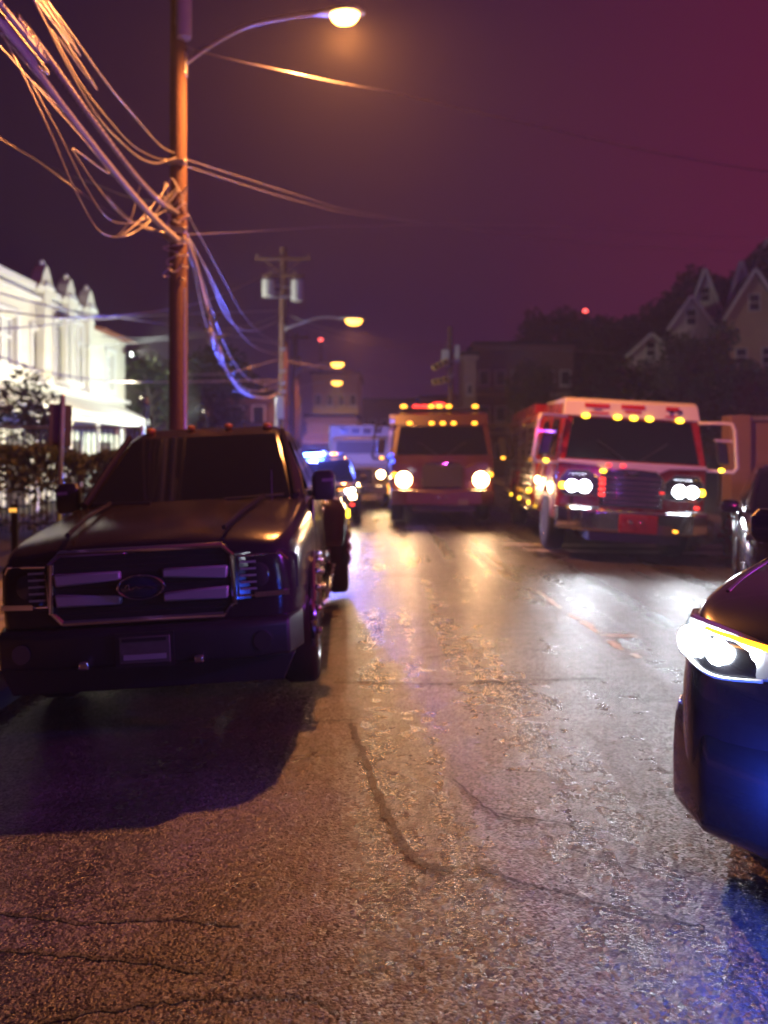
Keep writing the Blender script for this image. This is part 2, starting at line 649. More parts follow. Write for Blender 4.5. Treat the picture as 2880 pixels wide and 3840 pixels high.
# crossing lines that run under the fire engine
seg_line('crossing_line', [(1885, 2040), (2100, 2044), (2400, 2047), (2800, 2050)], 0.26, M_PAINTLINE, 14, 0.012)
seg_line('crossing_line', [(1965, 2062), (2200, 2068), (2500, 2073), (2860, 2076)], 0.24, M_PAINTLINE, 14, 0.012)
# tar seams and cracks
seg_line('tar_seam', [(1200, 2362), (1500, 2350), (1720, 2336)], 0.0238, M_SEAM, 10, 0.02, 0.003)
seg_line('tar_seam', [(1250, 2560), (1600, 2566), (1950, 2552), (2260, 2548)], 0.0255, M_SEAM, 10, 0.018, 0.003)
seg_line('tar_seam', [(1200, 2705), (1320, 2700)], 0.0170, M_SEAM, 8, 0.01, 0.003)
seg_line('tar_seam', [(1315, 2715), (1370, 2850), (1450, 3060), (1560, 3220), (1700, 3265)], 0.0382, M_SEAM, 14, 0.012, 0.003)
seg_line('tar_seam', [(1780, 3240), (1900, 3290), (2080, 3345), (2300, 3400), (2600, 3470)], 0.0187, M_SEAM, 9, 0.010, 0.003)
seg_line('tar_seam', [(1700, 2920), (1850, 3050), (1960, 3085)], 0.0136, M_SEAM, 8, 0.010, 0.003)
seg_line('tar_seam', [(1850, 3050), (2050, 3080), (2300, 3120)], 0.0102, M_SEAM, 8, 0.010, 0.003)
seg_line('tar_seam', [(140, 3830), (600, 3760), (900, 3742), (1150, 3745), (1260, 3790)], 0.0170, M_SEAM, 10, 0.012, 0.003)
seg_line('tar_seam', [(0, 3420), (300, 3460), (640, 3450), (900, 3475)], 0.0153, M_SEAM, 10, 0.012, 0.003)
seg_line('tar_seam', [(0, 3560), (350, 3590), (760, 3640)], 0.0187, M_SEAM, 10, 0.012, 0.003)
seg_line('tar_seam', [(1600, 2470), (1850, 2430), (2050, 2440)], 0.0153, M_SEAM, 8, 0.02, 0.003)
seg_line('tar_seam', [(1290, 2170), (1500, 2160), (1700, 2166)], 0.0255, M_SEAM, 8, 0.02, 0.003)
seg_line('tar_seam', [(2120, 3180), (2400, 3260), (2560, 3290)], 0.0102, M_SEAM, 8, 0.010, 0.003)


# ================================================================== UTILITY POLES AND STREET LAMPS
def pole(x, y, z0, h, r0, r1, label, lean=(0, 0)):
    t = thing('utility_pole', label, 'utility pole', (x, y, z0), (R(lean[0]), R(lean[1]), 0), 'wooden utility poles')
    prof = []
    for k in range(15):
        f = k / 14
        prof.append((r0 + (r1 - r0) * f + random.uniform(-.003, .003), -0.4 + (h + 0.4) * f))
    MB().lathe(prof, 18).build('pole', M_WOOD, t, smooth=True)
    return t


def crossarm(t, z, w, off=-0.16, braces=True, ins=(-1, -.55, .55, 1)):
    a = MB().box((0, off, z), (w, 0.1, 0.13)).build('crossarm', M_WOOD, t, bevel=0.01)
    for k in ins:
        MB().lathe([(0.015, 0), (0.015, .05), (.05, .06), (.055, .09), (.035, .11), (.05, .13), (.045, .17), (.02, .2), (.004, .205)],
                   10, c=(k * w / 2 * .94, off, z + 0.06)).build('insulator', M_CERAM, a, smooth=True)
    if braces:
        for s in (-1, 1):
            MB().cyl((s * w * .33, off - .03, z - .05), (s * .05, off + .02, z - 0.75), 0.035, n=8).build('brace', M_WOOD, t)


def transformer(t, x, y, z, r, h, m=M_TRANSF):
    b = MB().lathe([(0.02, -.01), (r * .9, -.005), (r, .03), (r, h - .05), (r * 1.05, h - .045), (r * 1.05, h - .01),
                    (r * .8, h + .05), (.02, h + .07)], 20, c=(x, y, z)).build('transformer', m, t, smooth=True)
    for k in (-.45, .45):
        MB().lathe([(.03, 0), (.05, .03), (.03, .06), (.05, .09), (.03, .12), (.045, .15), (.02, .2)], 10,
                   c=(x + k * r, y, z + h + .02)).build('bushing', M_CERAM, b, smooth=True)
    MB().box((x * .5, y * .5, z + h * .7), (abs(x) + .02, abs(y) * .5 + .06, .06)).build('bracket', M_GALV, b)
    MB().box((x * .5, y * .5, z + h * .25), (abs(x) + .02, abs(y) * .5 + .06, .06)).build('bracket', M_GALV, b)


def street_lamp(base, path, head, hd, label, lens_mat, color, power, size=1.0, radius=0.12, spot=150, metal=M_GALV):
    """cobra head lamp: arm path (world points), head position, heading vector"""
    base = Vector(base)
    t = thing('street_lamp', label, 'street lamp', base, group='sodium street lamps')
    pts = [Vector(p) - base for p in path]
    MB().tube(catmull(pts, 8), [0.034 * size] * (len(pts) * 8 - 7), 9).build('lamp_arm', metal, t, smooth=True)
    MB().box((0, -.0, 0), (.09, .12, .34)).build('mounting_plate', M_GALV, t, bevel=.01)
    h = Vector(head) - base
    hd = Vector(hd).normalized()
    sd = hd.cross(Vector((0, 0, 1))).normalized()
    up = Vector((0, 0, 1))
    rings = []
    for (s, wv, hv, zo) in ((-.42, .035, .035, .045), (-.3, .07, .06, .05), (-.12, .13, .08, .05), (.1, .165, .085, .05),
                            (.28, .13, .07, .045), (.36, .05, .03, .035)):
        ring = []
        for k in range(14):
            a = 2 * PI * k / 14
            zz = math.sin(a)
            ring.append(h + hd * s * size + sd * (wv * math.cos(a) * size)
                        + up * ((zo + (hv * zz if zz > 0 else hv * .35 * zz)) * size))
        rings.append(ring)
    MB().loft(rings).build('lamp_head', M_GALV, t, smooth=True, angle=80)
    rings = []
    for (f, dz) in ((1, .03), (.98, -.0), (.88, -.05), (.66, -.095), (.3, -.118), (.05, -.122)):
        rings.append([h + hd * (.06 + .22 * f * math.cos(2 * PI * k / 18)) * size
                      + sd * (.135 * f * math.sin(2 * PI * k / 18)) * size + up * dz * size for k in range(18)])
    MB().loft(rings).build('lamp_lens', lens_mat, t, smooth=True, angle=80)
    lp = h + hd * .06 * size - up * .2 * size
    if spot:
        lamp('lamp_light', 'SPOT', lp, color, power, t, radius, lp - up, spot, 0.35)
    else:
        lamp('lamp_light', 'POINT', lp, color, power, t, radius)
    return t


SODIUM = (1.0, 0.33, 0.08)
# the nearest pole, behind the pickup
P1 = Vector((-3.08, 11.5, WALK_L))
p1 = pole(P1.x, P1.y, P1.z, 10.6, 0.148, 0.108, 'tall wooden pole carrying the nearest street lamp, behind the dark pickup')
transformer(p1, 0.12, -0.14, at(0, 133, 11.3).z - P1.z, 0.115, 0.95)
crossarm(p1, 10.1, 2.3)
for z in (6.05, 5.05, 4.9):
    MB().box((0.02, -0.13, z), (.26, .10, .07)).build('cable_clamp', M_GALV, p1, bevel=.01)
MB().cyl((.115, -.07, 0.1), (.105, -.06, 4.2), .028, n=10).build('riser_pipe', M_GALV, p1, smooth=True)
mb = MB()
for k in range(26):
    a = k * 1.9
    mb.tube(catmull([Vector((.12 * math.cos(a), -.12 + .1 * math.sin(a), 4.35 + .05 * k)),
                     Vector((.2 * math.cos(a + .9), -.16, 4.3 + .06 * k)),
                     Vector((.12 * math.cos(a + 2), -.1 + .08 * math.sin(a + 2), 4.45 + .045 * k))], 5), .011, 5)
mb.build('jumper_loops', M_CABLE, p1)
HEAD1 = at(1278, 62, 11.35)
street_lamp(at(690, 243, 11.5), [at(690, 243, 11.5), at(800, 165, 11.45), at(930, 98, 11.4), at(1080, 64, 11.4), HEAD1 + Vector((-.36, 0, .05))],
            HEAD1, (1, -0.05, 0.02), 'large glowing sodium street lamp on a long arm at the top of the picture',
            E_SODIUM, SODIUM, 3800, 1.0, 0.10, 170)

# second pole, with two transformers on a crossarm
d2 = 38.0
x2 = at(1062, 0, d2).x
z2 = at(0, 930, d2).z
p2 = pole(x2, d2, -0.1, z2 + .1, 0.24, 0.17, 'pole with two pale transformers below its crossarm, left of the road')
crossarm(p2, at(0, 975, d2).z + .1, 2.75, -.2, True, (-.98, .98))
crossarm(p2, at(0, 1038, d2).z + .1, 2.1, -.2, False, (-.6, .6))
transformer(p2, -.72, -.12, at(0, 1115, d2).z + .1, 0.31, .80)
transformer(p2, .72, -.2, at(0, 1132, d2).z + .1, 0.30, 1.0)
MB().box((0, -.2, at(0, 1118, d2).z + .1), (1.7, .08, .1)).build('transformer_bracket', M_GALV, p2)
for z in (4.9, 5.3, 5.9, 7.0):
    MB().box((.02, -.24, z), (.34, .12, .12)).build('cable_clamp', M_GALV, p2)
MB().box((-.12, -.25, 4.1), (.42, .3, 1.1)).build('terminal_box', M_GALV, p2, bevel=.03)
MB().cyl((-.28, -.16, 0), (-.28, -.16, 4.4), .10, n=12).build('riser_pipe', M_WHITECAR, p2, smooth=True)
H2 = at(1318, 1203, 37.5)
street_lamp(at(1072, 1232, 37.8), [at(1072, 1232, 37.8), at(1120, 1216, 37.7), at(1190, 1193, 37.6), at(1250, 1190, 37.5), H2 + Vector((-.5, 0, .05))],
            H2, (1, -.1, -.02), 'sodium lamp on the pale curved arm of the transformer pole', E_SODIUM_FAR, SODIUM, 1500, 1.9, .2, 165)
# poles farther down the street
d3 = 52.0
x3 = at(1106, 0, d3).x
p3 = pole(x3, d3, -0.1, at(0, 1245, d3).z, .24, .18, 'thinner pole standing just behind the transformer pole')
crossarm(p3, at(0, 1262, d3).z, 2.0, -.2, False, (-.9, .9))
H3 = at(1259, 1366, 51.5)
street_lamp(at(1112, 1398, 51.8), [at(1112, 1398, 51.8), at(1150, 1384, 51.7), at(1205, 1364, 51.6), H3 + Vector((-.7, 0, .1))], H3, (1, -.1, 0),
            'middle one of the three far sodium lamps, glowing above the beige building', E_SODIUM_FAR, SODIUM, 1300, 2.0, .2, 165)
d4 = 72.0
x4 = at(1120, 0, d4).x
p4 = pole(x4, d4, -0.1, at(0, 1330, d4).z, .24, .18, 'farthest pole on the left side of the street')
H4 = at(1258, 1435, 71.5)
street_lamp(at(1124, 1452, 71.8), [at(1124, 1452, 71.8), at(1180, 1438, 71.7), H4 + Vector((-.9, 0, .1))], H4, (1, -.1, 0),
            'lowest and farthest of the three sodium lamps down the street', E_SODIUM_FAR, (1, .6, .15), 1100, 2.3, .2, 165)
# pole right of the road with the signal
d5 = 46.0
x5 = at(1697, 0, d5).x
p5 = pole(x5, d5, -0.15, at(0, 1222, d5).z + .1, .2, .15, 'slender pole with yellow signal heads above the middle fire truck', (0, -1.0))
MB().box((-.30, -.2, at(0, 1335, d5).z), (.45, .35, 1.0)).build('control_cabinet', M_TRANSF, p5, bevel=.04)
MB().box((.42, -.05, at(0, 1320, d5).z), (.3, .3, 1.1)).build('terminal_box', M_TRANSF, p5, bevel=.04)
M_YEL = mat('signal_yellow', (0.75, 0.55, 0.03), 0.4, var=0.1)
for i, (px, py, tilt) in enumerate(((1650, 1368, 28), (1652, 1428, 12))):
    c = at(px, py, d5 - .6)
    t = thing('traffic_signal', ['bright yellow tilted signal head, upper of the two on the slender pole',
                                 'dull yellow signal head, lower of the two on the slender pole'][i], 'traffic signal', c,
              (0, R(-tilt), 0), 'yellow signal heads')
    MB().box((0, 0, 0), (1.0, .3, .34)).build('housing', M_YEL, t, bevel=.06)
    for k in (-.32, 0, .32):
        v = MB()
        ring = [[Vector((k + .14 * math.cos(a), y, .14 * math.sin(a))) for a in [PI * (j / 10) for j in range(11)]] for y in (-.15, -.42)]
        inn = [[Vector((k + .125 * math.cos(a), y, .125 * math.sin(a))) for a in [PI * (j / 10) for j in range(11)]] for y in (-.15, -.42)]
        v.loft([ring[0] + inn[0][::-1], ring[1] + inn[1][::-1]])
        v.build('visor', M_YEL, t)
        MB().cyl((k, -.15, 0), (k, -.17, 0), .115, n=16).build('signal_lens', M_GLASS, t)
    MB().cyl((.45, .05, 0), (.95, .1, .25 if i else -.2), .05, n=8).build('mount', M_GALV, t)


# ================================================================== OVERHEAD CABLES
def cable(label, pts, r, m=M_CABLE, n=12, sides=6, lash=0, group='overhead cables'):
    P = catmull(pts, n)
    b = P[0].copy()
    P = [p - b for p in P]
    o = MB().tube(P, r, sides).build('overhead_cable', m, smooth=True, angle=80)
    o.location = b
    tag(o, label, 'cable', group)
    if lash:
        mb_ = MB()
        H = []
        a = 0
        for i in range(len(P) - 1):
            for k in range(10):
                p = P[i].lerp(P[i + 1], k / 10)
                H.append(p + Vector((math.cos(a) * r * 1.25, 0, math.sin(a) * r * 1.25)))
                a += lash
        mb_.tube(H, 0.0045, 4).build('lashing_wire', M_CABLE2, o)
    return o


def near(px, py, x=-3.1):
    """point of a kerb-side cable that runs parallel to the road at offset x"""
    d = x * FPX / (px - 1440.0)
    return at(px, py, d)


BK = lambda x, z: Vector((x, -14.0, z))
cable('thickest lit cable, running up from the pole to the top left corner',
      [at(672, 905, 11.4), near(560, 800), near(400, 610), near(220, 380), near(90, 200), near(0, 75), near(-350, -330), BK(-3.1, 6.0)],
      0.041, M_CABLE, 10, 8)
cable('second thick orange-lit cable just above the thickest one',
      [at(668, 800, 11.4), near(600, 755, -3.0), near(505, 655, -3.0), near(330, 425, -3.0), near(150, 175, -3.0), near(60, 62, -3.0), near(-300, -370, -3.0), BK(-3.0, 6.4)],
      0.027, M_CABLE, 10, 7, 0.9)
cable('upper slack wire dipping just before it reaches the pole',
      [at(662, 590, 11.4), at(625, 603, 11.1), near(580, 612), near(520, 590), near(450, 530), near(360, 430), near(250, 245), near(125, 0), near(-100, -370), BK(-3.1, 7.0)],
      0.0105, M_CABLE2, 10, 6)
cable('thin blue-tinted wire following the upper slack wire',
      [at(662, 600, 11.4), at(600, 597, 11.1), near(540, 572), near(480, 530), near(400, 440), near(300, 310), near(190, 110), near(100, -60), BK(-3.1, 7.2)],
      0.007, M_CABLE2, 10, 5)
cable('highest thin wire, straight from top left down to the pole',
      [at(655, 575, 11.4), near(600, 545), near(500, 432), near(400, 312), near(270, 130), near(175, 0), near(-40, -300), BK(-3.1, 7.6)],
      0.010, M_CABLE2, 10, 6)
cable('faint lowest slack wire looping under the thick cables',
      [at(668, 700, 11.4), at(610, 760, 11.2), at(560, 830, 11.0), at(505, 870, 10.6), at(455, 888, 10.2), near(400, 882), near(350, 840), near(270, 690), near(180, 480), near(70, 250), near(0, 120), near(-200, -200), BK(-3.1, 5.6)],
      0.0085, M_CABLE2, 9, 5)
cable('faint slack wire looping just inside the lowest one',
      [at(668, 760, 11.4), at(600, 800, 11.2), at(530, 825, 10.9), at(470, 838, 10.5), near(400, 815), near(320, 700), near(220, 500), near(110, 300), near(20, 150), BK(-3.1, 5.4)],
      0.007, M_CABLE2, 9, 5)
cable('blue-lit drooping wire between the thick cable and the low loops',
      [at(668, 868, 11.4), at(600, 868, 11.2), at(540, 855, 10.9), at(480, 825, 10.6), near(420, 770), near(350, 680), near(270, 560), near(150, 340), BK(-3.12, 5.3)],
      0.007, M_CABLE2, 9, 5)
cable('blue-lit wire hanging from the splice to the pole',
      [at(668, 868, 11.4), at(610, 870, 11.2), at(500, 830, 10.8), at(440, 780, 10.3), at(400, 735, 9.9)], 0.0065, M_CABLE2, 9, 5)
cable('orange drop loop crossing the thick cables beside the pole',
      [at(628, 690, 11.3), at(600, 735, 11.1), at(560, 785, 10.9), at(505, 845, 10.5), at(450, 886, 10.1), at(435, 886, 10.0)], 0.0075, M_CABLE2, 9, 5)
cable('short orange tail hanging between the two thick cables',
      [at(524, 692, 10.3), at(512, 745, 10.3), at(492, 815, 10.2), at(460, 865, 10.1), at(436, 886, 10.0)], 0.0075, M_CABLE2, 9, 5)
cable('orange service drop reaching the pole from the white building',
      [at(655, 750, 11.4), at(560, 752, 11.9), at(470, 735, 12.5), at(350, 688, 13.5), at(220, 642, 15), at(140, 600, 17), at(0, 520, 21), at(-150, 470, 25)],
      0.0085, M_CABLE2, 9, 5)
cable('orange-lit wire crossing the sky just below the near lamp',
      [at(690, 175, 11.5), at(860, 222, 11.6), at(1050, 263, 11.8), at(1250, 306, 12.3), at(1450, 343, 13), at(1640, 386, 14), at(2000, 470, 16), at(2500, 580, 18), at(3150, 690, 20)],
      0.012, M_CABLE2, 9, 6, 0.5)
for i, (dy, lb) in enumerate(((0, 'upper faint wire sloping over the road in mid sky'), (26, 'middle faint wire sloping over the road in mid sky'))):
    cable(lb, [at(690, 595 + dy, 11.5), at(960, 682 + dy, 13.0), at(1150, 742 + dy * .8, 14.4), at(1320, 790 + dy * .5, 16), at(1640, 842, 20), at(2000, 890, 24), at(2500, 930, 27), at(3150, 960, 30)],
          0.007, M_CABLE2, 9, 5)
cable('level faint wire below the sloping mid-sky wires', [at(690, 880, 11.5), at(1000, 865, 16), at(1220, 851, 20), at(1450, 846, 22), at(1640, 841, 24), at(2100, 850, 28), at(2600, 880, 30), at(3150, 900, 32)],
      0.008, M_CABLE2, 9, 5)
cable('loose wire end lit orange at the far left', [at(-120, 450, 9.5), at(0, 518, 10), at(70, 562, 10.3), at(150, 610, 10.8), at(260, 690, 11.3), at(420, 800, 11.6), at(660, 915, 11.5)], .006, M_CABLE2, 9, 5)

# the bundle going on from the near pole to the transformer pole
BUND = [((700, 905, 11.5), (735, 1000, 12.4), (770, 1140, 13.8), (812, 1290, 15.6), (860, 1410, 18), (925, 1478, 22), (1000, 1490, 29), (1050, 1470, 37.7)),
        ((690, 920, 11.5), (725, 1010, 12.4), (755, 1150, 13.6), (795, 1290, 15.2), (850, 1395, 17.8), (930, 1462, 23), (1005, 1462, 30), (1055, 1440, 37.7)),
        ((690, 860, 11.5), (760, 985, 12.6), (810, 1105, 14), (850, 1190, 16), (900, 1232, 19), (960, 1240, 24), (1020, 1215, 32), (1060, 1190, 37.7)),
        ((690, 870, 11.5), (770, 1000, 12.8), (830, 1120, 14.5), (880, 1220, 17), (940, 1290, 22), (1000, 1320, 29), (1055, 1330, 37.7)),
        ((690, 900, 11.5), (750, 1030, 12.9), (800, 1180, 14.6), (860, 1330, 18), (930, 1420, 23), (1000, 1440, 30), (1055, 1420, 37.7)),
        ((690, 780, 11.5), (790, 960, 13.2), (860, 1090, 15.5), (920, 1190, 19), (990, 1260, 26), (1060, 1290, 37.7))]
LB = ['heaviest cable of the blue-lit bundle sagging away behind the pole', 'leftmost cable of the blue-lit bundle behind the pole',
      'uppermost right cable of the blue-lit bundle', 'cable in the middle right of the blue-lit bundle',
      'cable hugging the heaviest one in the blue-lit bundle', 'thin outer wire right of the blue-lit bundle']
for i, b_ in enumerate(BUND):
    cable(LB[i], [at(*q) for q in b_], (.034, .016, .014, .012, .014, .008)[i], M_CABLE if i == 0 else M_CABLE2, 9, 6, 0.7 if i == 0 else 0)
# splice cases and added leaves for blue reflections on the bundle
M_ADDED_VINE = mat('vine_leaf', (0.07, 0.10, 0.05), 0.5, var=0.4, vscale=12)
vn = thing('vine', 'leafy vine tangled along the sagging blue-lit cables', 'vine', at(790, 1270, 15.2))
vb = vn.location.copy()
P = catmull([at(*q) - vb for q in BUND[0][2:6]], 14)
MB().tube([p + Vector((.03 * math.sin(i), .02, .035 * math.cos(i * 1.3))) for i, p in enumerate(P)], .008, 5).build('stem', M_ADDED_VINE, vn)
for i in range(70):
    p = random.choice(P[2:]) + Vector((random.gauss(0, .09), random.gauss(0, .2), random.gauss(-.02, .09)))
    s = random.uniform(.05, .11)
    q = Matrix.Rotation(random.uniform(0, 6.28), 3, 'Z') @ Matrix.Rotation(random.uniform(-1, 1), 3, 'X') @ Matrix.Rotation(random.uniform(-1, 1), 3, 'Y')
    V = [q @ Vector(v) * s for v in ((0, -1, 0), (.55, -.3, .1), (.4, .5, .05), (0, 1, -.1), (-.4, .5, .05), (-.55, -.3, .1), (0, 0, -.08))]
    MB().add([p + v for v in V], [(0, 1, 6), (1, 2, 6), (2, 3, 6), (3, 4, 6), (4, 5, 6), (5, 0, 6)]).build('leaf', M_ADDED_VINE, vn)
for i, (px, py, d) in enumerate(((788, 1262, 14.9), (822, 1326, 16.2))):
    c = at(px, py, d)
    dr = (at(812, 1290, 15.6) - at(770, 1140, 13.8)).normalized()
    o = MB()
    o.loft([[dr * s + Vector((r * math.cos(a), 0, r * math.sin(a))) for a in [2 * PI * k / 12 for k in range(12)]]
            for s, r in ((-.34, .03), (-.27, .075), (.27, .075), (.34, .03))])
    o = o.build('splice_case', M_CABLE, smooth=True)
    o.location = c
    tag(o, ['upper fat splice case on the blue-lit cable bundle', 'lower fat splice case on the blue-lit cable bundle'][i], 'splice case', 'splice cases')
# lines from the transformer pole
FARW = [((1075, 1180, 38), (1200, 1225, 38), (1400, 1268, 40), (1560, 1288, 43), (1690, 1293, 46)),
        ((1075, 1205, 38), (1250, 1260, 39), (1450, 1300, 41), (1690, 1310, 46)),
        ((1085, 1355, 38), (1250, 1385, 40), (1450, 1420, 43), (1690, 1440, 46)),
        ((1055, 1180, 38), (950, 1215, 36), (800, 1240, 34), (560, 1268, 32), (380, 1262, 31)),
        ((1055, 1200, 38), (950, 1232, 36), (740, 1262, 34), (500, 1285, 32), (300, 1300, 30)),
        ((1055, 1345, 38), (960, 1372, 35), (850, 1400, 33), (700, 1405, 31)),
        ((1700, 1292, 46), (1850, 1300, 50), (2100, 1312, 58), (2350, 1330, 60)),
        ((1060, 985, 38), (900, 1075, 30), (690, 1150, 22), (300, 1190, 18), (-50, 1160, 16)),
        ((-50, 1085, 17), (150, 1140, 19), (330, 1175, 22), (640, 1220, 28), (1050, 1290, 38)),
        ((-50, 1235, 18), (150, 1222, 20), (330, 1200, 24), (640, 1180, 30), (1050, 1165, 38)),
        ((-50, 1320, 18), (200, 1400, 20), (450, 1430, 24), (700, 1432, 30), (1050, 1425, 38))]
FL = ['upper wire from the transformer pole to the slender signal pole', 'lower wire from the transformer pole to the slender signal pole',
      'low wire from the transformer pole to the signal pole', 'upper wire from the transformer pole left to the white building',
      'lower wire from the transformer pole left to the white building', 'short sagging wire left of the transformer pole',
      'wire leading right from the slender signal pole to the dark block', 'long wire from the transformer crossarm across to the far left',
      'thin dark wire falling across the white building front', 'thin dark wire rising across the white building front',
      'lowest dark wire across the white building']
for b_, lb in zip(FARW, FL):
    cable(lb, [at(*q) for q in b_], .020, M_CABLE2 if b_[0][0] > 0 else M_CABLE, 9, 5)


# ================================================================== VEHICLES
def wheel(t, x, y, r, w, side, m_rim=M_ALLOY, spokes=6):
    s = side
    prof = [(r * .62, -w / 2 + .01), (r * .80, -w / 2), (r * .94, -w / 2 + .012), (r, -w / 2 + .05), (r, w / 2 - .05),
            (r * .94, w / 2 - .012), (r * .80, w / 2), (r * .62, w / 2 - .01)]
    ty = MB().lathe(prof, 32, 'x', (x, y, r)).build('wheel', M_RUBBER, t, smooth=True, angle=50)
    rim = MB().lathe([(.02, s * (w / 2 - .03)), (r * .16, s * (w / 2 - .02)), (r * .2, s * (w / 2 - .07)), (r * .5, s * (w / 2 - .09)),
                      (r * .58, s * (w / 2 - .02)), (r * .64, s * (w / 2 - .005)), (r * .64, s * (w / 2 - .06))], 28, 'x', (x, y, r))
    for k in range(spokes):
        a = 2 * PI * k / spokes
        ro = Matrix.Rotation(a, 3, 'X')
        rim.box(Vector((x + s * (w / 2 - .05), y, r)) + ro @ Vector((0, 0, r * .38)), (.04, r * .16, r * .46), ro)
    rim.build('rim', m_rim, ty, smooth=True)
    return ty


def half_ring(y, pts):
    full = [(x, z) for x, z in pts] + [(-x, z) for x, z in pts[::-1] if x > 1e-6]
    return [Vector((x, y, z)) for x, z in full]


def body_loft(stations):
    """stations: (y, halfwidth, z_bottom, z_shoulder, crown)"""
    rings = []
    for (y, w, zb, zt, cr) in stations:
        h = zt - zb
        rings.append(half_ring(y, [(0, zb), (w * .6, zb), (w * .9, zb + .01), (w * .985, zb + h * .12), (w, zb + h * .4), (w, zb + h * .66),
                                   (w * .975, zb + h * .88), (w * .93, zt - .012), (w * .86, zt), (w * .5, zt + cr * .75), (0, zt + cr)]))
    return MB().loft(rings)


def rrect(w, y0, y1, z, r, n=5):
    P = []
    for (cx, cy_, a0) in ((w - r, y0 + r, -90), (w - r, y1 - r, 0), (-w + r, y1 - r, 90), (-w + r, y0 + r, 180)):
        for k in range(n):
            a = R(a0 + 90 * k / (n - 1))
            P.append(Vector((cx + r * math.cos(a), cy_ + r * math.sin(a), z)))
    return P


def place(t, x, y, yaw=0, roll=None):
    z = road_z(x)
    if roll is None:
        roll = CAMBER * (1 if x > CROWN_X + .6 else -1 if x < CROWN_X - .6 else 0)
        roll = math.degrees(roll)
    t.location = (x, y, z)
    t.rotation_euler = (0, R(roll), R(yaw))


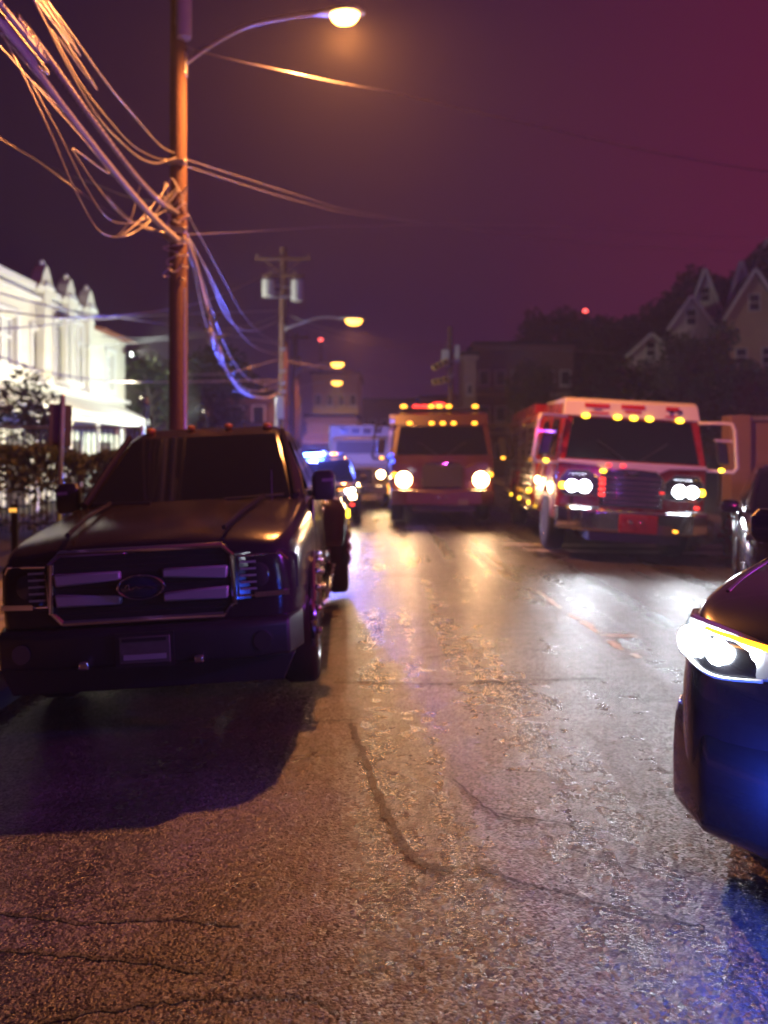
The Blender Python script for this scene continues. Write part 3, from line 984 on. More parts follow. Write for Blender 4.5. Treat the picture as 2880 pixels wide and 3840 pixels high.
# ---------------------------------------------------------------- pickup
def pickup():
    t = thing('pickup_truck', 'dark full-size pickup with wide chrome-barred grille, parked facing the camera at left', 'pickup truck')
    b = body_loft([(0.02, .80, .46, 1.06, .05), (0.06, .90, .44, 1.10, .06), (.22, .975, .42, 1.15, .06), (.5, 1.0, .42, 1.19, .06), (1.0, 1.015, .42, 1.235, .055),
                   (1.5, 1.02, .42, 1.28, .04), (1.62, 1.02, .42, 1.30, .02), (2.6, 1.02, .42, 1.31, .0), (3.95, 1.02, .42, 1.33, 0),
                   (4.02, 1.02, .46, 1.36, 0), (5.75, 1.01, .5, 1.38, 0), (5.84, .98, .5, 1.36, 0)])
    body = b.build('body', M_TRUCK, t, sub=2)
    cut = []
    for y in (1.02, 4.72):
        for s in (-1, 1):
            cut.append(MB().cyl((s * .72, y, .42), (s * 1.2, y, .42), .47, n=28).build('cutter', M_TRUCK, t))
    bake(body, cut)
    # cab
    cab = MB().loft([rrect(.94, 1.52, 3.95, 1.26, .14), rrect(.90, 1.80, 3.93, 1.46, .14), rrect(.74, 2.34, 3.86, 1.80, .14), rrect(.69, 2.50, 3.84, 1.865, .14),
                     rrect(.63, 2.62, 3.78, 1.905, .14), rrect(.5, 2.85, 3.6, 1.925, .14)]).build('cab', M_TRUCK, t, smooth=True, angle=50)
    MB().panel([(-.83, 1.55, 1.29), (.83, 1.55, 1.29), (.655, 2.40, 1.82), (-.655, 2.40, 1.82)], 0, .02, .02).build('windshield', M_GLASS, t, bevel=.008)
    for s in (-1, 1):
        f = s < 0
        MB().panel([(s * .945, 1.98, 1.34), (s * .945, 2.75, 1.34), (s * .76, 2.75, 1.78), (s * .77, 2.42, 1.76)], .02, .012, .015, f).build('front_door_window', M_GLASS, t)
        MB().panel([(s * .945, 2.86, 1.34), (s * .945, 3.72, 1.34), (s * .76, 3.66, 1.78), (s * .76, 2.86, 1.78)], .02, .012, .015, f).build('rear_door_window', M_GLASS, t)
        for (y0, y1) in ((1.66, 2.78), (2.82, 3.80)):
            d = MB().panel([(s * 1.02, y0, .56), (s * 1.02, y1, .56), (s * 1.0, y1, 1.27), (s * 1.0, y0, 1.27)], 0, .012, .02, f).build('door', M_TRUCK, t, bevel=.012)
            MB().box((s * 1.055, y1 - .15, 1.12), (.03, .2, .035)).build('door_handle', M_CHROME, d, bevel=.008)
        # A pillar strip in body paint
        MB().tube(catmull([(s * .875, 1.56, 1.31), (s * .80, 1.98, 1.58), (s * .715, 2.42, 1.85)], 6), .028, 8).build('pillar', M_TRUCK, t, smooth=True)
        # mirror
        mr = MB().loft([rrect(.11, -.06, .06, -.13, .04), rrect(.14, -.08, .07, -.08, .05), rrect(.14, -.08, .07, .10, .05), rrect(.10, -.05, .05, .15, .04)])
        mo = mr.build('mirror', M_BLACKP, t, smooth=True)
        mo.location = (s * 1.10, 1.85, 1.36)
        mo.scale = (.72, .8, .85)
        MB().box((s * -.13, .01, -.06), (.14, .06, .06)).build('mirror_arm', M_BLACKP, mo, bevel=.01)
        MB().box((s * .05, -.082, .06), (.13, .012, .03)).build('turn_repeater', M_LAMPGLASS, mo)
        # running board and wheel arch trim
        MB().box((s * 1.02, 2.75, .44), (.16, 2.3, .06)).build('running_board', M_CHROME, t, bevel=.015)
        for y in (1.02, 4.72):
            mbx = MB()
            pts = [Vector((s * 1.025, y + .485 * math.cos(a), .42 + .485 * math.sin(a))) for a in [R(-8 + 196 * k / 20) for k in range(21)]]
            mbx.tube(pts, .028, 8)
            mbx.build('arch_trim', M_CHROME, t, smooth=True)
            wheel(t, s * .90, y, .415, .27, s)
        # headlamps: tall C-shaped housings on the corners
        hl = MB().loft([[Vector((s * x, y, z)) for x, y, z in ((.56, .035, .76), (.86, .13, .76), (.93, .23, .80), (.93, .25, 1.02), (.86, .14, 1.07), (.56, .035, 1.07))],
                        [Vector((s * x, y, z)) for x, y, z in ((.57, .005, .77), (.87, .075, .77), (.965, .19, .80), (.965, .22, 1.01), (.87, .085, 1.06), (.57, .005, 1.06))]])
        h = hl.build('headlight', M_DARKLAMP, t, bevel=.01)
        MB().tube([(s * .90, .12, .99), (s * .86, .075, 1.035), (s * .60, .0, 1.035), (s * .595, .0, .80), (s * .86, .072, .79), (s * .90, .11, .81)], .009, 6).build('lamp_outline', M_CHROME, h, smooth=True)
        for q in range(5):
            MB().box((s * .66, .0, .84 + .04 * q), (.10, .01, .012)).build('reflector_rib', M_SATIN, h)
        MB().lathe([(.02, 0), (.07, .004), (.075, -.02), (.06, -.03)], 18, 'y', (s * .72, .03, .92)).build('projector', M_DARKLAMP, h, smooth=True)
        MB().box((s * .80, .035, .80), (.22, .02, .03), Matrix.Rotation(s * .2, 3, 'Z')).build('turn_strip', M_CHROME, h)
        fg = MB().lathe([(.005, .02), (.02, .015), (.035, -.0), (.045, .03)], 18, 'y', (s * .74, -.07, .545)).build('fog_lamp', M_BLACKP, t, smooth=True)
        MB().lathe([(.046, -.02), (.056, -.02), (.056, .03), (.046, .03)], 18, 'y', (s * .74, -.07, .545)).build('bezel', M_DARKLAMP, fg, smooth=True)
        MB().ball((s * .56, 2.58, 1.91), .034, 1.4, 1.5, .8).build('roof_marker_lamp', M_AMBERLENS, t, smooth=True)
        MB().ball((s * .18, 2.62, 1.925), .028, 1.4, 1.5, .8).build('roof_marker_lamp', M_AMBERLENS, t, smooth=True)
        # wide rear fender over twin wheels
        fd_ = MB().loft([rrect(1.22, 4.0, 5.44, .62, .16), rrect(1.27, 4.08, 5.36, .72, .2), rrect(1.27, 4.15, 5.3, .98, .2), rrect(1.2, 4.25, 5.2, 1.1, .2), rrect(1.0, 4.3, 5.1, 1.13, .2)]) if s > 0 else None
        if fd_:
            fo = fd_.build('rear_fender', M_TRUCK, t, smooth=True)
            bake(fo, [MB().cyl((-1.4, 4.72, .42), (1.4, 4.72, .42), .47, n=28).build('cutter', M_TRUCK, t)])
        wheel(t, s * 1.13, 4.72, .415, .24, s, M_CHROME)
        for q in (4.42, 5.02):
            MB().ball((s * 1.285, q, .92), .03, .8, 1.5, 1).build('fender_marker', E_YELLOW, t, smooth=True)  # glowing balls added in place of light glints on the flank
        MB().tube([Vector((s * 1.265, 4.72 + .49 * math.cos(a), .42 + .49 * math.sin(a))) for a in [R(-5 + 190 * q / 18) for q in range(19)]], .022, 8).build('arch_trim', M_CHROME, t, smooth=True)
        for (yc, xo_) in ((1.02, 1.05), (4.72, 1.285)):
            for q in range(11):
                a = R(4 + 172 * q / 10)
                MB().ball((s * (xo_ + .012), yc + .485 * math.cos(a), .42 + .485 * math.sin(a)), .026, 1, 1, 1, 12, 8).build('flare_bolt', M_CHROME, t, smooth=True)  # chrome balls added round the arches to catch headlight glints
        for q in range(7):
            MB().ball((s * 1.10, 1.75 + .33 * q, .455), .018, .8, 1, 1, 10, 7).build('step_stud', M_CHROME, t, smooth=True)  # more chrome balls added along the step for sparkle
        for q in range(5):
            MB().box((s * 1.028, 1.75 + q * .42, .62), (.02, .3, .05)).build('side_moulding', M_CHROME, t, bevel=.008)
        MB().cyl((s * .3, 1.44, 1.315), (s * .78, 1.50, 1.325), .011, n=6).build('wiper', M_BLACKP, t)
        # hood ridge
        MB().tube(catmull([(s * .50, .12, 1.205), (s * .56, .7, 1.275), (s * .62, 1.42, 1.325)], 6), .016, 6).build('hood_ridge', M_TRUCK, t, smooth=True)
    # grille
    gr = MB()
    gr.prism([(-.52, .70), (.52, .70), (.57, .78), (.57, 1.03), (.52, 1.11), (-.52, 1.11), (-.57, 1.03), (-.57, .78)], 'y', -.012, .05)
    g_ = gr.build('grille', M_BLACKP, t, bevel=.01)
    pts = [(-.50, .70), (.50, .70), (.565, .76), (.565, 1.05), (.50, 1.11), (-.50, 1.11), (-.565, 1.05), (-.565, .76), (-.50, .70)]
    MB().tube([Vector((x, -.02, z)) for x, z in pts], .020, 8).build('grille_surround', M_CHROME, g_, smooth=True)
    for (z, th) in ((.955, .075), (.835, .075)):
        for s in (-1, 1):
            MB().prism([(s * .13, z - th * .2 if z > .9 else z - th * .5), (s * .53, z - th / 2), (s * .54, z + th / 2), (s * .13, z + th / 2 if z > .9 else z + th * .2)],
                       'y', -.05, -.005).build('grille_bar', M_SATIN, g_, bevel=.012)
    for z in (.745, .775, .895, 1.02, 1.055, 1.085):
        MB().box((0, -.016, z), (1.02, .012, .010)).build('grille_mesh_bar', M_BLACKP, g_)
    em = MB().lathe([(.004, 0), (.10, 0), (.115, .012), (.118, .03)], 28, 'y', (0, 0, 0)).build('emblem', M_BLUEOVAL, g_, smooth=True)
    em.location = (0, -.066, .895)
    em.scale = (1.25, 1, .62)
    MB().tube([Vector((.112 * math.cos(a), -.002, .112 * math.sin(a))) for a in [2 * PI * k / 30 for k in range(31)]], .007, 6).build('emblem_rim', M_CHROME, em, smooth=True)
    MB().tube(catmull([(-.075, -.006, .0), (-.06, -.006, .03), (-.05, -.006, -.02), (-.02, -.006, .01), (.0, -.006, -.012), (.03, -.006, .012), (.075, -.006, -.012)], 5), .004, 5).build('emblem_script', M_CHROME, em)
    # bumper
    bp = MB().loft([[Vector((x, y, z)) for x, y, z in ((-.98, .22 + o, z0), (-.9, -.03 + o, z0), (-.6, -.10 + o, z0), (.6, -.10 + o, z0), (.9, -.03 + o, z0), (.98, .22 + o, z0), (.9, .3, z0), (-.9, .3, z0))]
                    for z0, o in ((.44, .02), (.47, 0), (.64, 0), (.665, .03))]).build('bumper', M_BLACKP, t, bevel=.015)
    pl = MB().box((.02, -.115, .54), (.31, .01, .155)).build('number_plate', M_PLATE, bp, bevel=.004)
    MB().box((.02, -.111, .54), (.36, .008, .2)).build('plate_frame', M_BLACKP, bp)
    MB().box((.02, -.1215, .50), (.26, .004, .03)).build('plate_band', M_SATIN, bp)
    MB().box((.02, -.1215, .60), (.27, .004, .02)).build('plate_band', M_BLACKP, bp)
    MB().prism([(-.85, .28), (.85, .28), (.93, .44), (-.93, .44)], 'y', 0.02, .10).build('air_dam', M_BLACKP, t, bevel=.01)
    MB().box((0, 3.2, .36), (1.7, 5.0, .14)).build('chassis', M_BLACKP, t)
    for s in (-1, 1):
        MB().box((s * .35, -.115, .47), (.06, .05, .05)).build('tow_hook', M_CHROME, t, bevel=.012)
    MB().tube([(-.55, 2.6, 1.90), (-.55, 2.6, 2.05)], .006, 5).build('aerial', M_BLACKP, t)
    MB().cyl((.70, 1.30, 1.29), (.70, 1.36, 1.52), .004, n=5).build('whip_aerial', M_BLACKP, t)
    return t


pk = pickup()
place(pk, -1.47, 4.85, 2.6, -2.9)
pk.scale = (1, 1, 1.065)
pk.location.z += .02


# ---------------------------------------------------------------- SUVs
def suv(label, paint, cat='police car', police=True, lights=None, front_style=1, L=4.9):
    lights = lights or {}
    t = thing('police_car' if police else 'parked_car', label, cat)
    k = L / 4.9
    S = [(0.0, .68, .30, .84, .05), (.05, .80, .27, .90, .06), (.22, .92, .24, .97, .07), (.55, .975, .23, 1.02, .07), (1.0, .99, .23, 1.06, .06),
         (1.38, 1.0, .23, 1.10, .03), (1.5, 1.0, .23, 1.11, .01), (2.6, 1.0, .23, 1.10, 0), (4.0, .99, .25, 1.11, 0), (4.7, .95, .30, 1.10, 0), (4.88, .86, .34, 1.06, 0)]
    body = body_loft([(y * k, w, zb, zt, cr) for y, w, zb, zt, cr in S]).build('body', paint, t, sub=2)
    cut = []
    for y in (.98 * k, 3.95 * k):
        for s in (-1, 1):
            cut.append(MB().cyl((s * .72, y, .36), (s * 1.2, y, .36), .415, n=28).build('cutter', paint, t))
    bake(body, cut)
    MB().loft([rrect(.93, 1.28 * k, 4.74 * k, 1.06, .14), rrect(.89, 1.52 * k, 4.68 * k, 1.24, .14), rrect(.77, 2.02 * k, 4.45 * k, 1.58, .14), rrect(.73, 2.15 * k, 4.4 * k, 1.645, .14),
               rrect(.68, 2.3 * k, 4.35 * k, 1.685, .14), rrect(.5, 2.6 * k, 4.1 * k, 1.71, .14)]).build('cabin', paint, t, smooth=True, angle=50)
    MB().panel([(-.82, 1.31 * k, 1.09), (.82, 1.31 * k, 1.09), (.69, 2.06 * k, 1.60), (-.69, 2.06 * k, 1.60)], 0, .02, .02).build('windshield', M_GLASS, t, bevel=.008)
    for s in (-1, 1):
        f = s < 0
        for nm, y0, y1, yt0, yt1 in (('front_door_window', 1.75, 2.62, 2.2, 2.62), ('rear_door_window', 2.72, 3.5, 2.72, 3.5), ('quarter_window', 3.62, 4.4, 3.62, 4.2)):
            MB().panel([(s * .925, y0 * k, 1.13), (s * .925, y1 * k, 1.13), (s * .775, yt1 * k, 1.565), (s * .78, yt0 * k, 1.56)], .02, .014, .015, f).build(nm, M_GLASS, t)
        for (y0, y1) in ((1.48, 2.64), (2.68, 3.58)):
            d = MB().panel([(s * 1.0, y0 * k, .40), (s * 1.0, y1 * k, .40), (s * .985, y1 * k, 1.07), (s * .985, y0 * k, 1.07)], 0, .010, .02, f).build('door', paint, t, bevel=.012)
            MB().box((s * 1.03, (y1 - .15) * k, .95), (.03, .18, .03)).build('door_handle', M_CHROME if not police else M_BLACKP, d, bevel=.008)
        MB().tube(catmull([(s * .865, 1.33 * k, 1.11), (s * .82, 1.68 * k, 1.36), (s * .745, 2.1 * k, 1.63)], 6), .028, 8).build('pillar', paint, t, smooth=True)
        mo = MB().loft([rrect(.10, -.05, .06, -.09, .04), rrect(.125, -.08, .07, -.05, .05), rrect(.125, -.08, .07, .06, .05), rrect(.09, -.05, .05, .10, .04)]).build('mirror', paint, t, smooth=True)
        mo.location = (s * 1.09, 1.66 * k, 1.14)
        mo.scale = (.85, .85, .85)
        MB().box((s * -.12, .01, -.05), (.14, .05, .05)).build('mirror_arm', M_BLACKP, mo, bevel=.01)
        for y in (.98, 3.95):
            wheel(t, s * .885, y * k, .37, .24, s, M_ALLOY if not police else M_BLACKP, 5)
        # wheel arch lips
            MB().tube([Vector((s * 1.0, y * k + .43 * math.cos(a), .36 + .43 * math.sin(a))) for a in [R(-5 + 190 * q / 18) for q in range(19)]], .02, 7).build('arch_trim', M_BLACKP, t, smooth=True)
        # headlamp housing that wraps round the corner
        A = ((.46, .02, .80), (.70, .055, .765), (.86, .14, .80), (.915, .30, .86), (.89, .33, .93), (.80, .13, .935), (.62, .05, .925), (.46, .03, .90))
        hl = MB().loft([[Vector((s * x, y * k + .03, z)) for x, y, z in A], [Vector((s * x * 1.02, y * k - .018, z)) for x, y, z in A]])
        h = hl.build('headlight', M_LAMPGLASS if police else M_CHROME, t, bevel=.008)
        if s in lights.get('head', ()):
            for (xx, yy, zz, rr) in ((.79, .065, .866, .054), (.67, .02, .858, .044)):
                MB().lathe([(.004, 0), (rr * .8, 0), (rr, .012), (rr, .03)], 18, 'y', (s * xx, yy - .03, zz)).build('low_beam', E_LED, h, smooth=True)
            if lights.get('amber', True):
                MB().tube(catmull([(s * .44, -.012, .90), (s * .56, -.012, .913), (s * .66, .0, .922), (s * .72, .02, .926)], 5), [.011 - .0003 * q for q in range(16)], 8).build('turn_strip', E_STRIP, h, smooth=True)
            MB().tube(catmull([(s * .50, -.012, .80), (s * .68, .012, .775), (s * .80, .075, .795), (s * .86, .15, .82)], 5), .007, 6).build('daytime_strip', mat('daytime_strip', (.8, .8, .8), .2, emit=(.8, .93, 1), estr=.05, var=0), h)
            pw, colr = lights['head'][s]
            lamp('headlight_beam', 'SPOT', (s * .74, -.07, .86), colr, pw, t, .05, (s * .74 + lights.get('aimx', 0), -6, .45), lights.get('cone', 80), .7)
        fx_ = .38 if police else .7
        fgm = E_BLUEFOG if s in lights.get('fog', ()) else M_LAMPGLASS
        MB().box((s * fx_, .0, .475), (.15, .05, .06), Matrix.Rotation(s * .35, 3, 'Z')).build('bumper_lamp', fgm, t, bevel=.015)
    if lights.get('fog'):
        for s in lights['fog']:
            lamp('bumper_strobe', 'POINT', (s * .40, -.16, .48), (.03, .10, 1.0), lights['fog'][s], t, .05)
    # grille, bumper
    g_ = MB().prism([(-.44, .62), (.44, .62), (.47, .78), (.44, .90), (-.44, .90), (-.47, .78)], 'y', -.035, .05).build('grille', M_BLACKP, t, bevel=.01)
    for z in (.66, .71, .76, .81, .86):
        MB().box((0, -.044, z), (.84, .02, .014)).build('grille_slat', M_CHROME if not police else M_BLACKP, g_)
    MB().lathe([(.004, 0), (.05, 0), (.06, .01), (.06, .02)], 20, 'y', (0, -.062, .76)).build('emblem', M_CHROME, g_, smooth=True)
    bp = MB().loft([[Vector((x, y, z)) for x, y, z in ((-.97, .42, z0), (-.93, .16 + o, z0), (-.72, -.03 + o, z0), (-.3, -.075 + o, z0), (.3, -.075 + o, z0), (.72, -.03 + o, z0), (.93, .16 + o, z0), (.97, .42, z0), (.8, .5, z0), (-.8, .5, z0))]
                    for z0, o in ((.22, .10), (.26, .05), (.44, .035), (.56, .05), (.62, .09))]).build('bumper', paint, t, bevel=.03)
    MB().box((0, -.04, .36), (.9, .02, .14)).build('air_intake', M_BLACKP, bp, bevel=.01)
    MB().box((0, -.04, .52), (.31, .01, .15)).build('number_plate', M_PLATE, bp)
    MB().box((0, L * .52, .27), (1.6, L * .8, .12)).build('chassis', M_BLACKP, t)
    for s in (-1, 1):
        MB().tube(catmull([(s * .80, .40 * k, .992), (s * .835, .7 * k, 1.026), (s * .85, 1.0 * k, 1.052), (s * .86, 1.3 * k, 1.083)], 6), .012, 6).build('hood_seam', M_BLACKP, t)
    if police:
        # roof light bar
        bar = MB().box((0, 2.62 * k, 1.755), (1.22, .27, .04)).build('light_bar', M_BLACKP, t, bevel=.015)
        for i in range(6):
            x = -.5 + .2 * i
            mm = lights.get('bar', {}).get(i, M_LAMPGLASS)
            MB().box((x, 2.62 * k, 1.812), (.19, .25, .072)).build('bar_lamp', mm, bar, bevel=.02)
        MB().box((0, 2.62 * k, 1.855), (1.2, .24, .016)).build('bar_cap', M_BLACKP, bar, bevel=.006)
    return t


# near right: police car at an angle, mostly out of the frame
pc = suv('dark police car at the right edge with one blazing headlight and amber strip', M_BLACKCAR, 'police car', True,
         dict(head={-1: (5, (.85, .94, 1.0)), 1: (5, (.85, .94, 1.0))}, fog={-1: 34, 1: 34}, aimx=0,
              bar={0: E_REDHOT, 1: E_REDHOT, 2: E_BLUE, 3: E_BLUE, 4: E_REDHOT, 5: E_REDHOT}))
YAW1 = -47
cr = Vector((1.19, 3.08))
ax = Vector((math.cos(R(YAW1)), math.sin(R(YAW1))))
ay = Vector((-math.sin(R(YAW1)), math.cos(R(YAW1))))
ctr = cr + ax * .84 - ay * .12
pc.location = (ctr.x, ctr.y, road_z(2.4))
pc.rotation_euler = (0, R(1.5), R(YAW1))
pc.scale = (1, 1, 1.14)
lamp('bar_red_light', 'POINT', (-.3, 2.62, 2.05), (1.0, .02, .16), 230, pc, .12)
lamp('bar_blue_light', 'POINT', (.3, 2.55, 2.0), (.22, .08, 1.0), 620, pc, .12)

# dark car beyond it
sv = suv('black car behind the police car at the right, its headlamp catching white light', M_BLACKCAR, 'car', False, {}, L=4.5)
YAW2 = -24
cr2 = Vector((3.98, 8.55))
ax2 = Vector((math.cos(R(YAW2)), math.sin(R(YAW2))))
ay2 = Vector((-math.sin(R(YAW2)), math.cos(R(YAW2))))
c2 = cr2 + ax2 * .93 - ay2 * .2
sv.location = (c2.x, c2.y, road_z(5.2))
sv.rotation_euler = (0, R(2.4), R(YAW2))

# police car with the blue bar, behind the pickup
pb = suv('police car with a blazing blue roof bar, half hidden behind the pickup', M_BLACKCAR, 'police car', True,
         dict(head={1: (45, (1.0, .80, .5))}, bar={0: E_BLUE, 1: E_BLUE, 2: E_BLUE, 3: M_LAMPGLASS, 4: E_AMBER, 5: M_LAMPGLASS}, amber=True, aimx=-.4, cone=100))
place(pb, -1.55, 19.2, 2)
lamp('bar_blue_light', 'POINT', (-.3, 2.4, 2.02), (.10, .14, 1.0), 2000, pb, .10)
for i, x in enumerate((.30, .16)):
    MB().ball((x, -.07, .90), .05, 1.1, .5, 1).build('red_grille_strobe', E_REDHOT, pb, smooth=True)
MB().ball((-.02, -.07, .87), .03, 2, .5, 1).build('red_grille_strobe', E_REDL, pb, smooth=True)
MB().ball((.80, -.04, .72), .075, 1.1, .5, .9).build('lower_beam', E_HALOGEN, pb, smooth=True)
MB().ball((.78, -.06, .52), .04, 1.4, .5, .8).build('red_marker', E_REDL, pb, smooth=True)


# ---------------------------------------------------------------- fire engines
def taper(t, top):
    """cab sides lean in above the window line"""
    for o in t.children_recursive:
        if o.type == 'MESH' and o.location.length < 1e-6:
            for v in o.data.vertices:
                if v.co.y < 2.68 and v.co.z > 1.6:
                    v.co.x *= 1 - .115 * min(1, (v.co.z - 1.6) / (top - 1.6))


def fire_engine(label, body_m, cab_m, roof_m, head_mat, head_col, head_pow, mirrored_marks, L=8.4, W=2.5, top=2.74, marker=E_AMBER, mirror_m=M_CREAM, style='right'):
    t = thing('fire_engine', label, 'fire engine')
    hw = W / 2
    prof = [(0.02, .62), (0, .70), (0, 1.60), (.20, 2.40), (.28, top - .06), (.40, top), (2.55, top + .03), (2.62, top - .03), (2.62, .62)]
    cab = MB().prism(prof, 'x', -hw, hw).build('cab', cab_m, t, bevel=.07, seg=3)
    cut = [MB().cyl((s * .75, 1.15, .54), (s * 1.6, 1.15, .54), .62, n=28).build('cutter', cab_m, t) for s in (-1, 1)]
    bake(cab, cut)
    # roof cap and brow
    MB().prism([(.175, 2.43), (.255, top - .05), (.38, top + .012), (2.50, top + .045), (2.5, top + .02), (.5, top - .1), (.4, 2.43)], 'x', -hw - .012, hw + .012).build('roof_brow', roof_m, t, bevel=.03)
    ws = MB().panel([(-1.13, .022, 1.69), (1.13, .022, 1.69), (1.09, .20, 2.40), (-1.09, .20, 2.40)], 0, .016, .03).build('windshield', M_GLASS, t, bevel=.01)
    for s in (-1, 1):
        MB().cyl((s * .10, -.02, 1.68), (s * .62, .06, 2.02), .010, n=6).build('wiper', M_BLACKP, ws)
        pl_ = MB().panel([(s * 1.225, -.005, 1.66), (s * 1.14, -.005, 1.66), (s * 1.11, .21, 2.40), (s * 1.225, .21, 2.40)], 0, .008, .02, s > 0)
        pl_.build('pillar', M_RED if style == 'right' else cab_m, t)
        # side glass, doors
        f = s < 0
        for (y0, y1) in ((.32, 1.28), (1.5, 2.4)):
            d = MB().panel([(s * hw, y0, .75 if y0 > 1 else 1.2), (s * hw, y1, .75 if y0 > 1 else 1.2), (s * hw, y1, 2.5), (s * hw, y0 + .1, 2.5)], 0, .012, .02, f).build('cab_door', cab_m, t, bevel=.01)
            MB().panel([(s * hw, y0 + .10, 1.72), (s * hw, y1 - .1, 1.72), (s * hw, y1 - .1, 2.38), (s * hw, y0 + .2, 2.38)], 0, .02, .02, f).build('door_window', M_GLASS, d)
            MB().cyl((s * (hw + .06), y1 + .05, 1.1), (s * (hw + .06), y1 + .05, 2.2), .018, n=8).build('grab_rail', M_CHROME, d, smooth=True)
        # wheels
        wheel(t, s * (hw - .17), 1.15, .54, .34, s, M_CHROME, 8)
        for q in (0, .36):
            pass
        wheel(t, s * (hw - .17), L - 2.2, .54, .34, s, M_CHROME, 8)
        # lamp bezels
        bz = MB().loft([[Vector((s * x, y, z)) for x, z in ((.53, 1.06), (1.12, 1.06), (1.2, 1.12), (1.2, 1.36), (1.1, 1.50), (.72, 1.50), (.53, 1.36))] for y in (.02, -.075)]).build('headlight_bezel', M_CHROME if style == 'right' else M_MAROON, t, bevel=.02)
        for xx, rr in ((.79, .10), (1.0 if style == 'right' else .97, .095)):
            if style != 'right':
                continue
            MB().lathe([(.004, -.02), (rr * .7, -.012), (rr, .0), (rr * 1.05, .03)], 20, 'y', (s * xx, -.085, 1.22)).build('headlight', head_mat, bz, smooth=True)
        if style != 'right':
            MB().lathe([(.004, -.03), (.13, -.02), (.18, .0), (.185, .03)], 20, 'y', (s * .93, -.085, 1.10)).build('headlight', head_mat, bz, smooth=True)
        MB().ball((s * 1.16, -.07, 1.22), .055, 1.1, .6, 1.1).build('turn_signal', marker, bz, smooth=True)
        xl = .84 if style == 'right' else .93
        lamp('headlight_beam', 'SPOT', (s * xl, -.16, 1.22 if style == 'right' else 1.12), head_col, head_pow, t, .07, (s * xl * .9, -10, 1.1), 80, .9)
        # lower red panels and steps
        MB().panel([(s * .55, -.004, .92), (s * 1.18, -.004, .92), (s * 1.18, -.004, 1.03), (s * .55, -.004, 1.03)], 0, .012, .02, s < 0).build('reflective_panel', M_RED if style == 'right' else cab_m, t)
        # mirror frame and mirror
        p = [(s * (hw - .02), .14, 2.40), (s * (hw + .30), -.02, 2.41), (s * (hw + .48), -.10, 2.40), (s * (hw + .50), -.12, 2.3), (s * (hw + .46), -.12, 1.68), (s * (hw + .40), -.10, 1.60), (s * (hw + .02), .02, 1.60)]
        mf = MB()
        for a_, b_ in zip(p[:-1], p[1:]):
            a_, b_ = Vector(a_), Vector(b_)
            dd = (b_ - a_)
            rot = dd.to_track_quat('Z', 'Y').to_matrix()
            mf.box((a_ + b_) / 2, (.075, .05, dd.length + .04), rot)
        mfo = mf.build('mirror_frame', mirror_m, t, bevel=.012)
        MB().box((s * (hw + .30), -.06, 2.12), (.30, .05, .04)).build('mirror_strut', mirror_m, mfo)
        MB().box((s * (hw + .27), -.02, 1.90), (.20, .10, .36)).build('mirror_head', M_BLACKP, mfo, bevel=.03)
        MB().ball((s * (hw + .22), -.07, 1.62), .035, 1.5, 1, 1).build('mirror_marker', marker, mfo, smooth=True)
    # five marker lamps over the glass
    for x in (-.86, -.27, .03, .32, .88):
        MB().ball((x, .165, 2.43 if style == 'right' else 2.47), .048, 1.5, .8, .85).build('marker_lamp', marker, t, smooth=True)
    # grille
    g_ = MB().prism([(-.50, .90), (.50, .90), (.52, 1.40), (.40, 1.52), (-.40, 1.52), (-.52, 1.40)], 'y', -.05, .01).build('grille', M_BLACKP, t, bevel=.015)
    for i in range(6):
        z = .96 + .088 * i
        MB().box((0, -.062, z), (.94, .04, .036), Matrix.Rotation(-.45, 3, 'X')).build('grille_slat', M_CHROME if style == 'right' else M_BLACKP, g_, bevel=.006)
    for s in (-1, 1):
        MB().tube([(s * .50, -.055, .9), (s * .52, -.055, 1.4), (s * .4, -.055, 1.52), (0, -.055, 1.535)], .022, 8).build('grille_surround', M_CHROME if style == 'right' else cab_m, g_, smooth=True)
    em = MB().lathe([(.004, -.01), (.08, -.006), (.09, .01)], 20, 'y', (0, 0, 0)).build('emblem', M_CHROME, g_, smooth=True)
    em.location = (0, -.075, 1.47)
    em.scale = (1.5, 1, .6)
    # extended bumper
    bpm = M_CHROME if style == 'right' else cab_m
    bp = MB().loft([[Vector((x, y + o, z)) for x, y in ((-hw, .04), (-hw, -.18), (-hw + .35, -.5), (hw - .35, -.5), (hw, -.18), (hw, .04))] for z, o in ((.50, .03), (.53, 0), (.84, 0), (.87, .03))]).build('bumper', bpm, t, bevel=.02)
    MB().box((0.02, -.515, .66), (.62, .03, .30)).build('bumper_tray', M_RED if style == 'right' else M_MAROON, bp, bevel=.02)
    for x in (-.12, .06):
        MB().ball((x, -.54, .70), .04, 1.2, .5, .8).build('hose_cap', M_CHROME, bp, smooth=True)
    MB().box((.42, -.512, .58), (.31, .01, .15)).build('number_plate', M_PLATE, bp)
    for s in (-1, 1):
        MB().box((s * .95, -.26, .70), (.28, .03, .14), Matrix.Rotation(s * .72, 3, 'Z')).build('corner_reflector', M_REDPRINT, bp)
    MB().box((0, .2, .50), (1.5, 1.2, .3)).build('axle_housing', M_BLACKP, t)
    MB().box((0, L / 2, .6), (1.0, L - 1.0, .3)).build('chassis', M_BLACKP, t)
    # body behind the cab
    bd = MB().box((0, (2.72 + L) / 2, 1.62), (W, L - 2.72, 1.95)).build('rear_body', body_m, t, bevel=.04)
    cut = [MB().cyl((s * .75, L - 2.2, .54), (s * 1.6, L - 2.2, .54), .64, n=28).build('cutter', body_m, t) for s in (-1, 1)]
    bake(bd, cut)
